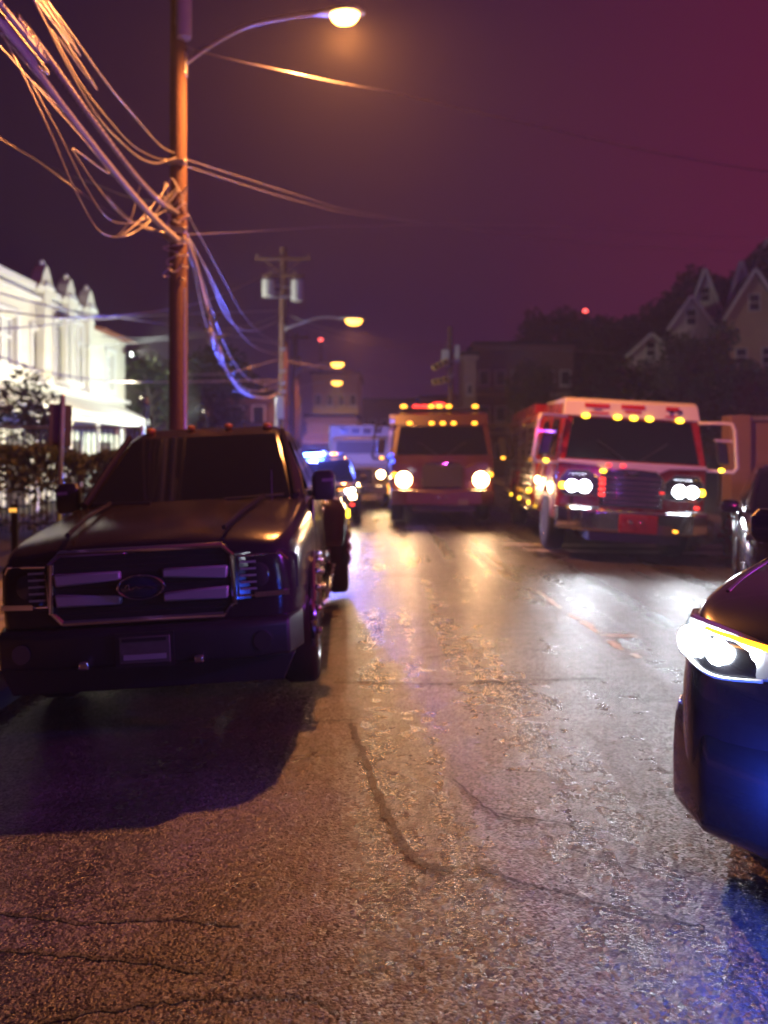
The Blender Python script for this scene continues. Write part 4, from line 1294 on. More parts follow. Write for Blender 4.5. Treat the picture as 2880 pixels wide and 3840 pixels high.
    for s in (-1, 1):
        f = s < 0
        for (y0, y1, z0) in ((3.0, 3.9, .75), (4.0, 5.1, .75), (5.2, L - 1.5, 1.35), (L - 1.4, L - .15, .75)):
            fr = MB().panel([(s * hw, y0, z0), (s * hw, y1, z0), (s * hw, y1, 2.4), (s * hw, y0, 2.4)], 0, .012, .02, f).build('locker', M_ALLOY, t)
            nz = int((2.36 - z0) / .15)
            for q in range(nz):
                z = z0 + .07 + q * .15
                MB().panel([(s * hw, y0 + .04, z), (s * hw, y1 - .04, z), (s * hw, y1 - .04, z + .13), (s * hw, y0 + .04, z + .13)], 0, .024, .02, f).build('shutter_slat', M_CHROME, fr)
        MB().cyl((s * (hw + .05), 2.75, 2.5), (s * (hw + .05), L - .1, 2.5), .02, n=8).build('hand_rail', M_CHROME, t, smooth=True)
        MB().box((s * (hw + .02), 3.4, .60), (.12, 1.3, .06)).build('side_step', M_CHROME, t, bevel=.01)
        MB().box((s * (hw - .2), L / 2 + 1.5, 2.72), (.3, 4.4, .22)).build('hose_bin', body_m, t, bevel=.02)
        for q in range(3):
            MB().ball((s * (hw + .02), 3.2 + q * 1.6, .72), .035, .6, 1.5, 1).build('side_marker', marker, t, smooth=True)
    taper(t, top)
    return t


fe = fire_engine('red fire engine with pale roof brow and bright white headlights on the right', M_RED, M_RED, M_CREAM, E_LED, (.88, .92, 1.0), 210, True, marker=E_YELLOW, style='right')
place(fe, 4.12, 13.05, -3, 3.3)
# swooping pale band under the glass
MB().prism([(-1.24, 1.61), (-.60, 1.585), (-.42, 1.49), (.42, 1.49), (.62, 1.585), (1.24, 1.61), (1.24, 1.665), (-1.24, 1.665)], 'y', -.03, .004).build('pale_band', M_CREAM, fe, bevel=.008)
# red print and number strokes on the brow
bn = Vector((0, -.974, .226))


def brow(x, z):
    return Vector((x, .167 + (z - 2.43) * (.255 - .175) / (2.69 - 2.43), z))


for (x0, x1, z0, z1, m) in ((-.80, -.38, 2.585, 2.655, M_REDPRINT), (-.72, -.40, 2.475, 2.505, M_REDPRINT), (-.18, .22, 2.585, 2.66, M_REDPRINT), (-.12, .16, 2.515, 2.555, M_REDPRINT),
                            (.58, .80, 2.585, 2.66, M_REDPRINT), (.56, .78, 2.475, 2.50, M_REDPRINT), (-.66, -.50, 2.545, 2.558, M_BLACKPRINT)):
    MB().panel([brow(x0, z0), brow(x1, z0), brow(x1, z1), brow(x0, z1)], 0, .006, .006).build('brow_lettering', m, fe)
for x in (.66, .80):
    for q in (((x - .055, 2.575), (x + .055, 2.575), (x + .055, 2.60), (x - .055, 2.60)), ((x - .035, 2.515), (x - .005, 2.515), (x + .055, 2.578), (x + .02, 2.578))):
        MB().panel([brow(a, b) for a, b in q], 0, .010, .006).build('brow_numeral', M_BLACKPRINT, fe)
# red warning stack and small red lamps
for z in (1.10, 1.19, 1.28, 1.36, 1.50):
    MB().ball((-.50, -.10, z), .034, 1.5, .8, .8).build('warning_lamp', E_REDL if z < 1.45 else E_YELLOW, fe, smooth=True)
for (x, z) in ((-.40, 1.60), (-.16, 1.60), (.60, 1.19), (.52, 1.18), (1.10, .96), (-.82, 1.44)):
    MB().ball((x, -.05, z), .03, 1.5, .8, .8).build('small_red_lamp', E_REDL, fe, smooth=True)
MB().ball((.62, -.53, .58), .025, 1.5, .8, .8).build('bumper_marker', E_AMBER, fe, smooth=True)
for s in (-1, 1):
    MB().box((s * .86, -.085, 1.435), (.44, .02, .035)).build('bezel_trim', M_CHROME, fe, bevel=.006)
    MB().box((s * .88, -.50, .895), (.50, .10, .03), Matrix.Rotation(s * .35, 3, 'Z')).build('bumper_tread', M_ALLOY, fe, bevel=.006)
    MB().cyl((s * 1.0, -.12, .90), (s * 1.0, -.12, 1.05), .02, n=8).build('bumper_post', M_CHROME, fe, smooth=True)
    for q in range(4):
        MB().box((s * (1.27), .45 + .5 * q, 1.02), (.012, .34, .07)).build('reflective_stripe', M_CREAM, fe)
# glowing balls added on the flank in place of headlight reflections in chrome
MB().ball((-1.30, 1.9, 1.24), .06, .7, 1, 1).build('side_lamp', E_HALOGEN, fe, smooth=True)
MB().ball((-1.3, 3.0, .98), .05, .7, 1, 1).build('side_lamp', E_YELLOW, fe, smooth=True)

mt = fire_engine('dark maroon fire truck with warm headlights and a red roof bar, middle of the road', M_WHITECAR, M_MAROON, M_MAROON, E_HALOGEN, (1.0, .56, .34), 120, False, marker=E_AMBER, mirror_m=M_BLACKP, style='mid')
place(mt, 1.41, 18.6, 0, 0)
rb = MB().box((0, .62, 2.83), (1.9, .34, .06)).build('roof_light_bar', M_BLACKP, mt, bevel=.015)
for i, (x, m, sx) in enumerate(((-.92, E_AMBER, 1.4), (-.60, E_REDL, 1.8), (-.40, E_REDL, 2.0), (-.24, E_AMBER, 1.3), (-.03, E_AMBER, 1.3), (.20, E_AMBER, 1.3), (-.04, E_REDL, 3.0), (.86, E_AMBER, 1.3))):
    MB().ball((x, .52 if i != 6 else .66, 2.90 if i != 6 else 2.96), .06, sx, .8, .8 if i != 6 else 1.0).build('bar_lamp', m, rb, smooth=True)
for x, z in ((-1.20, 2.62), (-1.18, 2.35)):
    MB().box((x, .3, z), (.16, .2, .12)).build('scene_lamp', M_WHITECAR, mt, bevel=.02)
MB().panel([(-1.26, .05, 1.6), (-1.26, .30, 1.6), (-1.26, .35, 2.5), (-1.26, .15, 2.5)], 0, .02, .02, True).build('corner_panel', M_WHITECAR, mt)
for (x, z) in ((-1.28, 1.66), (-1.22, 1.70)):
    MB().ball((x, -.02, z), .04).build('blue_marker', E_BLUEDIM, mt, smooth=True)
MB().ball((-1.2, -.1, 1.55), .05, .9, .6, 1.2).build('blue_marker', E_BLUEDIM, mt, smooth=True)


# ---------------------------------------------------------------- white rescue truck behind
def rescue_truck():
    t = thing('rescue_truck', 'white boxy rescue truck between the blue-lit police car and the maroon fire truck', 'truck')
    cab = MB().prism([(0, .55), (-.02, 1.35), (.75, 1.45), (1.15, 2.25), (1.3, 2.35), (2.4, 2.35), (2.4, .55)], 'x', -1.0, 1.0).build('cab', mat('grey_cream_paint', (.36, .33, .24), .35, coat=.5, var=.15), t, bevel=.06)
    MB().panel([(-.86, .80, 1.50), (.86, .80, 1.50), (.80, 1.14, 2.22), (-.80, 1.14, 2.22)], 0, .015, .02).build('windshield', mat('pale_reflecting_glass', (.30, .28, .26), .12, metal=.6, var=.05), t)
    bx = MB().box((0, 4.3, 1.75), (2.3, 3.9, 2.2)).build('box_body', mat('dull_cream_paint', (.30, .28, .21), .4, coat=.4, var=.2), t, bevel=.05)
    for s in (-1, 1):
        wheel(t, s * .92, .95, .42, .26, s, M_CHROME, 6)
        wheel(t, s * .92, 4.8, .42, .26, s, M_CHROME, 6)
        b = MB().box((s * .72, -.03, 1.1), (.44, .08, .36)).build('headlight_bezel', M_CHROME, t, bevel=.02)
        MB().lathe([(.004, -.02), (.10, -.01), (.12, .0), (.125, .03)], 18, 'y', (s * .72, -.08, 1.12)).build('headlight', E_HALOGEN, b, smooth=True)
        mo = MB().box((s * 1.22, .75, 1.72), (.2, .12, .42)).build('mirror', M_CHROME, t, bevel=.03)
        MB().box((s * 1.08, .78, 1.55), (.18, .05, .05)).build('mirror_arm', M_CHROME, mo)
        MB().ball((s * 1.05, .4, 1.32), .06, 1.3, .8, .8).build('turn_signal', E_AMBER, t, smooth=True)
        MB().panel([(s * 1.0, 1.2, 1.5), (s * 1.0, 2.0, 1.5), (s * 1.0, 2.0, 2.15), (s * 1.0, 1.35, 2.15)], 0, .012, .02, s < 0).build('door_window', M_GLASS, t)
        for q in range(3):
            MB().box((s * (1.02), 2.85, .8 + .55 * q), (.3, .06, .42)).build('locker_front', M_WHITECAR, t, bevel=.02)
        MB().cyl((s * 1.1, 2.45, .7), (s * 1.1, 2.45, 2.75), .07, n=14).build('exhaust_stack', M_CHROME, t, smooth=True)
        MB().ball((s * .7, 2.36, 2.72), .06, 1.5, .8, .8).build('roof_marker', M_CHROME, t, smooth=True)
    MB().box((0, -.10, .62), (2.1, .2, .28)).build('bumper', M_CHROME, t, bevel=.03)
    g_ = MB().box((0, -.03, 1.05), (.9, .06, .5)).build('grille', M_BLACKP, t)
    for q in range(6):
        MB().box((0, -.065, .86 + .08 * q), (.86, .02, .03)).build('grille_slat', M_CHROME, g_)
    for x in (-.6, -.2, .2, .6):
        MB().box((x, 2.33, 2.62), (.26, .06, .16)).build('box_lamp', M_CHROME, t)
    lamp('headlight_beam', 'SPOT', (.72, -.18, 1.12), (1.0, .78, .42), 60, t, .08, (.7, -8, .5), 95, .7)
    return t


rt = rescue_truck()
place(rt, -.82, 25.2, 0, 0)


# ================================================================== LEFT SIDE: WHITE BUILDING, FENCE, SIGN
M_STUCCO = mat('pale_stucco', (0.76, 0.73, 0.60), 0.8, var=0.10, vscale=1.2, bump=0.25, bscale=14)
M_STUCCO2 = mat('white_trim', (0.80, 0.79, 0.74), 0.7, var=0.08, vscale=2)
M_TILE = mat('red_roof_tile', (0.24, 0.075, 0.045), 0.7, var=0.25, vscale=6)
M_PANEGLASS = mat('window_glass', (0.03, 0.035, 0.04), 0.08, var=0)
M_BLIND = mat('pale_blind', (0.62, 0.66, 0.62), 0.7, var=0.08)
XB = -12.0
wb = thing('white_building', 'floodlit cream building with three curved gable peaks at the far left', 'building', (XB, 29, WALK_L))


def bl(o_name, m, c, s, parent=wb, bevel=0.0):
    """box in building coordinates: c=(out from facade, along y, z absolute), s likewise"""
    return MB().box((c[0], c[1] - 29, c[2] - WALK_L), s).build(o_name, m, parent, bevel=bevel)


# facade with openings: built as piers and spandrels
OPEN = [(23.6, 25.0, 4.55, 6.15), (26.2, 27.2, 4.6, 5.9), (28.0, 29.2, 4.5, 6.4), (30.1, 31.1, 4.4, 5.9), (33.2, 34.0, 4.5, 6.1)]
y = 19.0
for (a, b, z0, z1) in OPEN + [(35.6, 35.6, 0, 0)]:
    if a > y:
        bl('wall', M_STUCCO, (-.15, (y + a) / 2, 3.7), (.3, a - y, 7.3 if y < 31 else 6.7))
    if b > a:
        zt = 7.35 if a < 31 else 7.05
        bl('wall', M_STUCCO, (-.15, (a + b) / 2, (z0 + 0.05) / 2), (.3, b - a, z0 - .05))
        bl('wall', M_STUCCO, (-.15, (a + b) / 2, (z1 + zt) / 2), (.3, b - a, zt - z1))
        w = bl('window', M_STUCCO2, (-.04, (a + b) / 2, z0 - .06), (.34, b - a + .2, .12))
        MB().box((-.2, (a + b) / 2 - 29, (z0 + z1) / 2 - WALK_L), (.03, b - a, z1 - z0)).build('pane', M_BLIND if a < 33 else M_PANEGLASS, w)
        for yy in (a + .05, (a + b) / 2, b - .05):
            MB().box((-.14, yy - 29, (z0 + z1) / 2 - WALK_L), (.1, .09, z1 - z0)).build('frame', M_STUCCO2, w)
        for zz in (z0 + .05, z0 + (z1 - z0) * .6, z1 - .05):
            MB().box((-.145, (a + b) / 2 - 29, zz - WALK_L), (.09, b - a, .08)).build('frame', M_STUCCO2, w)
        # moulding round the opening
        for yy in (a - .12, b + .12):
            MB().box((.03, yy - 29, (z0 + z1) / 2 - WALK_L), (.08, .16, z1 - z0 + .3)).build('moulding', M_STUCCO2, w)
        MB().box((.05, (a + b) / 2 - 29, z1 + .16 - WALK_L), (.14, b - a + .5, .18)).build('moulding', M_STUCCO2, w)
    y = max(y, b)
bl('back_block', M_STUCCO, (-4.3, 25.5, 3.6), (7.9, 12.6, 7.1))
bl('back_block', M_STUCCO, (-4.3, 33.8, 3.4), (7.9, 3.7, 6.6))
# end wall facing the street beyond
bl('parapet', M_STUCCO2, (.02, 25.1, 7.42), (.42, 12.4, .22), bevel=.02)
bl('cornice', M_STUCCO2, (.10, 25.1, 7.05), (.26, 12.4, .12), bevel=.02)
bl('cornice', M_STUCCO2, (.10, 27.3, 4.1), (.3, 16.6, .16), bevel=.02)
MB().prism([(-.6, 6.95 - WALK_L), (.45, 6.85 - WALK_L), (.45, 6.95 - WALK_L), (-4.2, 8.0 - WALK_L)], 'y', 31.7 - 29, 36.0 - 29).build('tiled_roof', M_TILE, wb)
# pinnacles: pier with stepped cap and point
for yy in (26.7, 28.75, 30.7):
    p = bl('pinnacle', M_STUCCO, (.16, yy, 5.8), (.34, .52, 3.3), bevel=.03)
    for (z, w) in ((7.5, .7), (7.62, .58)):
        MB().box((.16, yy - 29, z - WALK_L), (w * .8, w, .1)).build('pinnacle_step', M_STUCCO2, p, bevel=.02)
    zc = 7.3 - WALK_L
    MB().prism([(yy - 29 + q, zc + h_) for q, h_ in ((-.75, 0), (.75, 0), (.72, .14), (.52, .24), (.40, .42), (.30, .66), (.17, .84), (.05, .98), (-.05, .98), (-.17, .84), (-.30, .66), (-.40, .42), (-.52, .24), (-.72, .14))],
               'x', -.10, .30).build('curved_gable', M_STUCCO, p, bevel=.02)
    MB().ball((.1, yy - 29, zc + 1.05), .11, 1, 1, 1.2).build('finial', M_STUCCO2, p, smooth=True)
    MB().box((.2, yy - 29, 4.25 - WALK_L), (.42, .6, .3)).build('corbel', M_STUCCO2, p, bevel=.03)
# bay in the middle
bay = bl('bay', M_STUCCO2, (.28, 28.6, 6.65), (.5, 1.6, .12), bevel=.02)
MB().box((.28, 28.6 - 29, 4.35 - WALK_L), (.5, 1.6, .16)).build('bay_sill', M_STUCCO2, bay, bevel=.02)
for yy in (27.85, 28.35, 28.85, 29.35):
    MB().box((.5, yy - 29, 5.5 - WALK_L), (.08, .09, 2.2)).build('bay_post', M_STUCCO2, bay)
# porch
pr = MB().prism([(0, 3.7 - WALK_L), (2.6, 3.05 - WALK_L), (2.6, 3.25 - WALK_L), (0, 3.95 - WALK_L)], 'y', 20 - 29, 34.6 - 29).build('porch_roof', M_STUCCO2, wb)
pr.scale = (.55, 1, 1)
MB().box((2.5, 27.9 - 29, 2.98 - WALK_L), (.2, 12.8, .22)).build('porch_beam', M_STUCCO2, pr)
for yy in (21, 23.5, 26, 28.5, 31, 34.2):
    MB().lathe([(.16, WALK_L - WALK_L), (.16, .15), (.11, .2), (.10, 2.7), (.15, 2.8), (.15, 2.9 - WALK_L)], 12, c=(2.5, yy - 29, 0)).build('porch_column', M_STUCCO2, pr, smooth=True)
for yy, w_ in ((25, 1.2), (29.6, 1.2), (33, 1.3)):
    d_ = bl('door', mat('dark_door', (.08, .06, .05), .5), (.02, yy, 1.15), (.08, w_, 2.2))
    MB().ball((.08, yy - 29 + w_ * .4, 1.1 - WALK_L), .04).build('handle', M_CHROME, d_)
# yard floodlights that light the front, on posts added to clear the porch
for i, (fx, fy, col_, pw) in enumerate(((-7.6, 24.6, (1.0, .92, .60), 1500), (-7.4, 32.2, (.84, 1.0, .86), 1700))):
    f = thing('floodlight', ['floodlight on a thin post facing the cream building, nearer one', 'floodlight on a thin post facing the cream building, farther one'][i],
              'floodlight', (fx, fy, WALK_L), group='yard floodlights')
    MB().cyl((0, 0, -.05), (0, 0, 3.3), .04, n=10).build('post', M_BLACKP, f)
    h = MB().box((-.05, 0, 3.42), (.14, .36, .26), Matrix.Rotation(-.35, 3, 'Y')).build('lamp_housing', M_BLACKP, f, bevel=.02)
    MB().box((-.125, 0, 3.455), (.012, .30, .20), Matrix.Rotation(-.35, 3, 'Y')).build('lamp_glass', mat('flood_glass', (.8, .8, .75), .2, emit=col_, estr=12, var=0), h)
    lamp('flood_beam', 'SPOT', (-.24, 0, 3.5), col_, pw, f, .15, (-5.0, 0.2, 4.6), 155, .5)

# fill lamp added at the building corner to brighten the transformer pole
cf = MB().box((.32, 35.2 - 29, 6.3 - WALK_L), (.2, .3, .22)).build('corner_flood', M_BLACKP, wb, bevel=.02)
MB().box((.43, 35.2 - 29, 6.3 - WALK_L), (.012, .26, .18)).build('flood_glass', mat('corner_flood_glass', (.8, .8, .75), .2, emit=(.9, 1, .9), estr=8, var=0), cf)  # glass of the added fill lamp
lamp('flood_beam', 'SPOT', (.6, 35.2 - 29, 6.3 - WALK_L), (1.0, .95, .80), 3200, wb, .12, (7.5, 36.8 - 29, 8.2 - WALK_L), 110, .7)  # beam of the added fill lamp

# fence across the yard
M_FENCE = mat('green_grey_screen', (0.045, 0.06, 0.055), 0.7, var=0.25, vscale=4, bump=.3, bscale=30)
fn = thing('yard_fence', 'open dark picket fence in front of the cream building', 'fence', (-8.6, 16.5, WALK_L))
zt = at(0, 1603, 16.5).z - WALK_L
for k in range(5):
    x = -3.4 + 1.7 * k
    MB().cyl((x, 0, -.1), (x, 0, zt + .06), .035, n=10).build('post', M_GALV, fn, smooth=True)
    if k < 4:
        for q in range(13):
            MB().box((x + .125 + .122 * q, .0, zt / 2), (.024, .018, zt - .10)).build('picket', M_FENCE, fn)
MB().cyl((-3.4, -.02, zt), (3.4, -.02, zt), .028, n=8).build('rail', M_GALV, fn, smooth=True)
MB().cyl((-3.4, -.02, .25), (3.4, -.02, .25), .028, n=8).build('rail', M_GALV, fn, smooth=True)

# clipped hedge in front of the fence
hg = thing('hedge', 'dark clipped hedge below the picket fence, left of the pickup', 'hedge', (-8.0, 15.6, WALK_L))
V, F = [], []
hh = at(0, 1688, 15.6).z - WALK_L
for i in range(9000):
    p = Vector((random.uniform(-4, 4.2), random.gauss(0, .26), 0))
    p.z = (hh + .10 * math.sin(p.x * 2.1) + .06 * math.sin(p.x * 5.3 + 1)) * (1 - .5 * random.random() ** 2.2 * (1 if random.random() < .7 else 1.9))
    u = Vector((random.gauss(0, 1), random.gauss(0, 1), random.gauss(0, 1))).normalized() * random.uniform(.04, .08)
    w = u.orthogonal() * .55
    k = len(V)
    V += [p - u, p + w, p + u, p - w]
    F.append((k, k + 1, k + 2, k + 3))
MB().add(V, F).build('foliage', mat('hedge_leaf', (.030, .045, .022), .6, var=.4, vscale=3), hg)
mbs = MB()
for i in range(24):
    x = -3.9 + .34 * i
    mbs.tube([(x, 0, -.1), (x + random.uniform(-.1, .1), random.uniform(-.1, .1), hh * .5), (x + random.uniform(-.2, .2), random.uniform(-.15, .15), hh * .9)], .018, 5)
mbs.build('stems', mat('hedge_stem', (.05, .04, .03), .9), hg)

# sign seen from behind
sgp = at(212, 1700, 9.2)
sg = thing('street_sign', 'dark narrow sign on a post in front of the cream building', 'street sign', (sgp.x, 9.2, WALK_L), (0, R(2), R(58)))
MB().box((0, 0, 1.2), (.05, .04, 2.5)).build('post', M_GALV, sg, bevel=.006)
MB().box((0, .03, 2.08), (.31, .012, .50)).build('sign_plate', mat('sign_back_dark', (.05, .035, .035), .5), sg, bevel=.004)
for z in (1.92, 2.26):
    MB().ball((0, .0, z), .018).build('bolt', M_GALV, sg)
# added short post; its amber reflector is given a glow of its own
rp = at(55, 1912, 8.0)
rf = thing('marker_post', 'short dark post with a small amber light at the left edge', 'post', (rp.x, 8.0, WALK_L))
MB().cyl((0, 0, -.05), (0, 0, rp.z - WALK_L + .06), .035, n=10).build('post', M_BLACKP, rf)
MB().box((.0, -.04, rp.z - WALK_L), (.075, .012, .04)).build('marker_lamp', mat('amber_post_lamp', (.8, .35, .03), .2, emit=(1, .5, .08), estr=1.3, var=0), rf)  # a reflector, lit by emission put into its material

# ================================================================== TREES
M_BARK = mat('bark', (0.075, 0.055, 0.04), 0.9, var=0.3, vscale=8, bump=0.6, bscale=14)
M_LEAF = mat('dark_foliage', (0.045, 0.060, 0.026), 0.6, var=0.45, vscale=1.3)
M_LEAF2 = mat('dull_foliage', (0.060, 0.060, 0.030), 0.6, var=0.45, vscale=1.3)


def tree_meshes(seed, n, h=7.0, spread=2.6):
    rnd = random.Random(seed)
    tr = MB()
    top = Vector((rnd.uniform(-.3, .3), rnd.uniform(-.3, .3), h * .75))
    tr.tube(catmull([(0, 0, -.8), (.05, .03, h * .2), (-.06, .05, h * .45), top], 5), [.24 - .012 * i for i in range(16)], 9)
    cl = []
    for k in range(16):
        a = rnd.uniform(0, 6.28)
        z0 = rnd.uniform(.25, .7) * h
        r = spread * rnd.uniform(.45, 1.0) * (1.15 - abs(z0 / h - .45))
        e = Vector((r * math.cos(a), r * math.sin(a), z0 + rnd.uniform(.08, .28) * h))
        tr.tube(catmull([(0, 0, z0), Vector((e.x * .5, e.y * .5, z0 + (e.z - z0) * .35)), e], 4), [.075 - .007 * i for i in range(9)], 6)
        cl.append((e, rnd.uniform(.55, 1.05) * spread * .42))
    cl.append((top + Vector((0, 0, .4)), spread * .4))
    V, F = [], []
    for i in range(n):
        c, r = rnd.choice(cl)
        d = Vector((rnd.gauss(0, 1), rnd.gauss(0, 1), rnd.gauss(0, 1))).normalized()
        p = c + d * r * (rnd.random() ** .45) + Vector((0, 0, -.12 * r * rnd.random()))
        s = rnd.uniform(.07, .17)
        u = Vector((rnd.gauss(0, 1), rnd.gauss(0, 1), rnd.gauss(0, 1))).normalized()
        w = u.orthogonal().normalized()
        k = len(V)
        V += [p - u * s * 1.3, p + w * s * .6, p + u * s * 1.3, p - w * s * .6]
        F.append((k, k + 1, k + 2, k + 3))
    return tr, MB().add(V, F)


def tree_proto(seed, n, m, h=7.0, spread=2.6):
    t = thing('tree', 'tree', 'tree')
    a, b = tree_meshes(seed, n, h, spread)
    a.build('trunk', M_BARK, t, smooth=True)
    b.build('crown', m, t)
    return t


protos = [tree_proto(1, 5200, M_LEAF), tree_proto(2, 5200, M_LEAF2, 7.5, 2.3), tree_proto(3, 4200, M_LEAF, 6.0, 2.9)]
used = set()


def put_tree(k, x, y, z, s, rz, label, group):
    t = protos[k]
    if k in used:
        t = copy_tree(t)
    used.add(k)
    t.location = (x, y, z)
    t.scale = (s, s, s * random.uniform(.92, 1.1))
    t.rotation_euler = (0, 0, rz)
    tag(t, label, 'tree', group)


def tree_px(k, px, py_top, d, label, group, h=None, ground=None):
    p = at(px, py_top, d)
    z0 = ground if ground is not None else (hill_z(p.x, d) if p.x > KERB_R + 2.4 else WALK_L)
    s = (p.z - z0) / (protos[k].get('h', 7.6))
    put_tree(k, p.x, d, z0, max(.35, s), random.uniform(0, 6.28), label, group)


LG = 'trees left of the street'
tree_px(0, 575, 1275, 38, 'dark bushy tree between the cream building and the nearest pole', LG)
tree_px(1, 735, 1310, 42, 'dark tree just right of the nearest pole, beyond the cream building', LG)
tree_px(2, -110, 1240, 20, 'tree cut off by the left edge in front of the cream building', LG)
tree_px(1, 790, 1330, 48, 'dark tree behind the blue-lit cable bundle', LG)
tree_px(0, 930, 1380, 60, 'small dark tree left of the transformer pole', LG)
HG = 'trees on the right hillside'
for (k, px, py, d, lb) in ((0, 1960, 1235, 72, 'tall dark tree behind the dark block right of the signal pole'),
                           (1, 2120, 1180, 70, 'dark tree on the hill left of the blue-purple haze'),
                           (2, 2300, 1130, 66, 'dark tree below the small red light in the sky'),
                           (0, 2430, 1075, 62, 'high dark tree above the leftmost pale gable'),
                           (1, 2560, 1010, 60, 'dark tree rising between the first two pale gables'),
                           (2, 2690, 985, 60, 'dark tree just left of the large pale gable'),
                           (0, 2830, 990, 66, 'tree behind the large pale gable at the right edge'),
                           (1, 2960, 980, 58, 'tree at the far right edge behind the houses'),
                           (2, 2380, 1250, 44, 'mid-height tree behind the red fire engine roof, left part'),
                           (0, 2520, 1290, 40, 'mid-height tree behind the red fire engine roof, right part'),
                           (1, 2640, 1250, 38, 'tree in front of the narrow pale house'),
                           (2, 2790, 1260, 36, 'tree below the large pale gable'),
                           (0, 2900, 1270, 33, 'lower tree at the right edge above the garden wall'),
                           (2, 2700, 1420, 27, 'low tree behind the mirror of the red fire engine'),
                           (1, 2840, 1430, 25, 'low tree above the garden wall at the right edge'),
                           (0, 2240, 1400, 34, 'low tree just behind the red fire engine'),
                           (1, 2050, 1370, 50, 'tree beside the dark block behind the red fire engine')):
    tree_px(k, px, py, d, lb, HG)

# ================================================================== HOUSES ON THE HILL
M_SIDING = mat('pale_siding', (0.66, 0.60, 0.55), 0.75, var=0.12, vscale=2)
M_SIDING2 = mat('tan_siding', (0.60, 0.44, 0.30), 0.75, var=0.12, vscale=2)
M_SHINGLE = mat('dark_shingle', (0.035, 0.030, 0.032), 0.85, var=0.3, vscale=6)


def gable_house(px, py_peak, d, w, wall_h, rise, depth, m, label, boards=True, yaw=0):
    p = at(px, py_peak, d)
    z0 = hill_z(p.x, d) - .3
    H = p.z - z0
    t = thing('house', label, 'house', (p.x, d, z0), (0, 0, R(yaw)), 'houses on the hillside')
    ze = H - rise
    MB().prism([(-w / 2, 0), (w / 2, 0), (w / 2, ze), (0, H - .12), (-w / 2, ze)], 'y', 0, depth).build('wall', m, t)
    for s in (-1, 1):
        a, b = Vector((0, 0, H + .02)), Vector((s * (w / 2 + .35), 0, ze - .35 * rise / (w / 2)))
        n = Vector((s * rise, 0, w / 2)).normalized() * .14
        MB().loft([[Vector((q.x, y, q.z)) for q in (a, b, b + n, a + n)] for y in (-.45, depth + .3)]).build('roof', M_SHINGLE, t)
        n2 = n * .9
        MB().loft([[Vector((q.x, y, q.z)) for q in (a - n2 * .6, b - n2 * .6, b + n2, a + n2)] for y in (-.52, -.46)]).build('bargeboard', M_STUCCO2, t)
    # clapboards on the front
    if boards:
        nb = int((H - .3) / .28)
        for i in range(nb):
            z = .2 + i * .28
            hwid = w / 2 if z + .26 < ze else max(0.05, (H - z - .26) / rise * w / 2)
            if hwid > .12:
                MB().box((0, -.015, z + .12), (hwid * 2 - .02, .03, .245)).build('clapboard', m, t)
    for (x, z) in ((-w * .25, ze * .62), (w * .25, ze * .62), (0, ze + rise * .22)):
        f = MB().box((x, -.05, z), (.72, .06, 1.1)).build('window', M_STUCCO2, t)
        MB().box((x, -.085, z + .26), (.54, .02, .44)).build('pane', M_PANEGLASS, f)
        MB().box((x, -.085, z - .26), (.54, .02, .44)).build('pane', M_PANEGLASS, f)
    return t


gable_house(2828, 1018, 48, 3.0, 5, 2.5, 7, M_SIDING2, 'house with a large tan gable on the hill at the right edge', yaw=-14)
gable_house(2778, 985, 52, 1.6, 5, 2.9, 6, M_SIDING, 'narrow steep pale gable left of the large tan one', yaw=-20)
gable_house(2872, 905, 58, 2.6, 5, 3.2, 7, M_SIDING, 'highest pale gable, at the right edge of the picture', yaw=-12)
gable_house(2645, 1015, 55, 1.5, 5, 2.2, 6, M_SIDING, 'tall narrow pale gable half way along the hill', yaw=-25)
gable_house(2592, 1118, 50, 2.2, 4, 1.6, 6, M_SIDING, 'small pale gable with white edging among the hillside trees', yaw=-18)
gable_house(2440, 1258, 52, 2.6, 4, 1.2, 6, M_SIDING, 'leftmost and lowest pale house peeping through the trees', yaw=-12)


# ================================================================== STREET END BUILDINGS
def block(px0, px1, py_top, d, depth, m, label, rows, cols, name='building', zb=-.2, roof=True, wm=M_PANEGLASS, win=(.9, 1.3), zrow=None):
    a, b = at(px0, py_top, d), at(px1, py_top, d)
    w = b.x - a.x
    H = a.z - zb
    t = thing(name, label, 'building', ((a.x + b.x) / 2, d, zb))
    MB().box((0, depth / 2, H / 2), (w, depth, H)).build('wall', m, t)
    if roof:
        MB().box((0, depth / 2, H + .1), (w + .5, depth + .5, .24)).build('roof', M_SHINGLE, t)
        MB().box((0, -.12, H - .25), (w + .3, .26, .3)).build('cornice', m, t, bevel=.03)
    for r_ in range(rows):
        z = (zrow[r_] if zrow else H * (r_ + .6) / rows)
        for c_ in range(cols):
            x = -w / 2 + w * (c_ + .5) / cols
            f = MB().box((x, -.03, z), (win[0], .08, win[1])).build('window', M_STUCCO2 if name != 'dark' else m, t)
            MB().box((x, -.08, z), (win[0] - .2, .03, win[1] - .2)).build('pane', wm, f)
            MB().box((x, -.10, z - win[1] / 2 - .06), (win[0] + .2, .12, .1)).build('sill', M_STUCCO2, f)
    return t


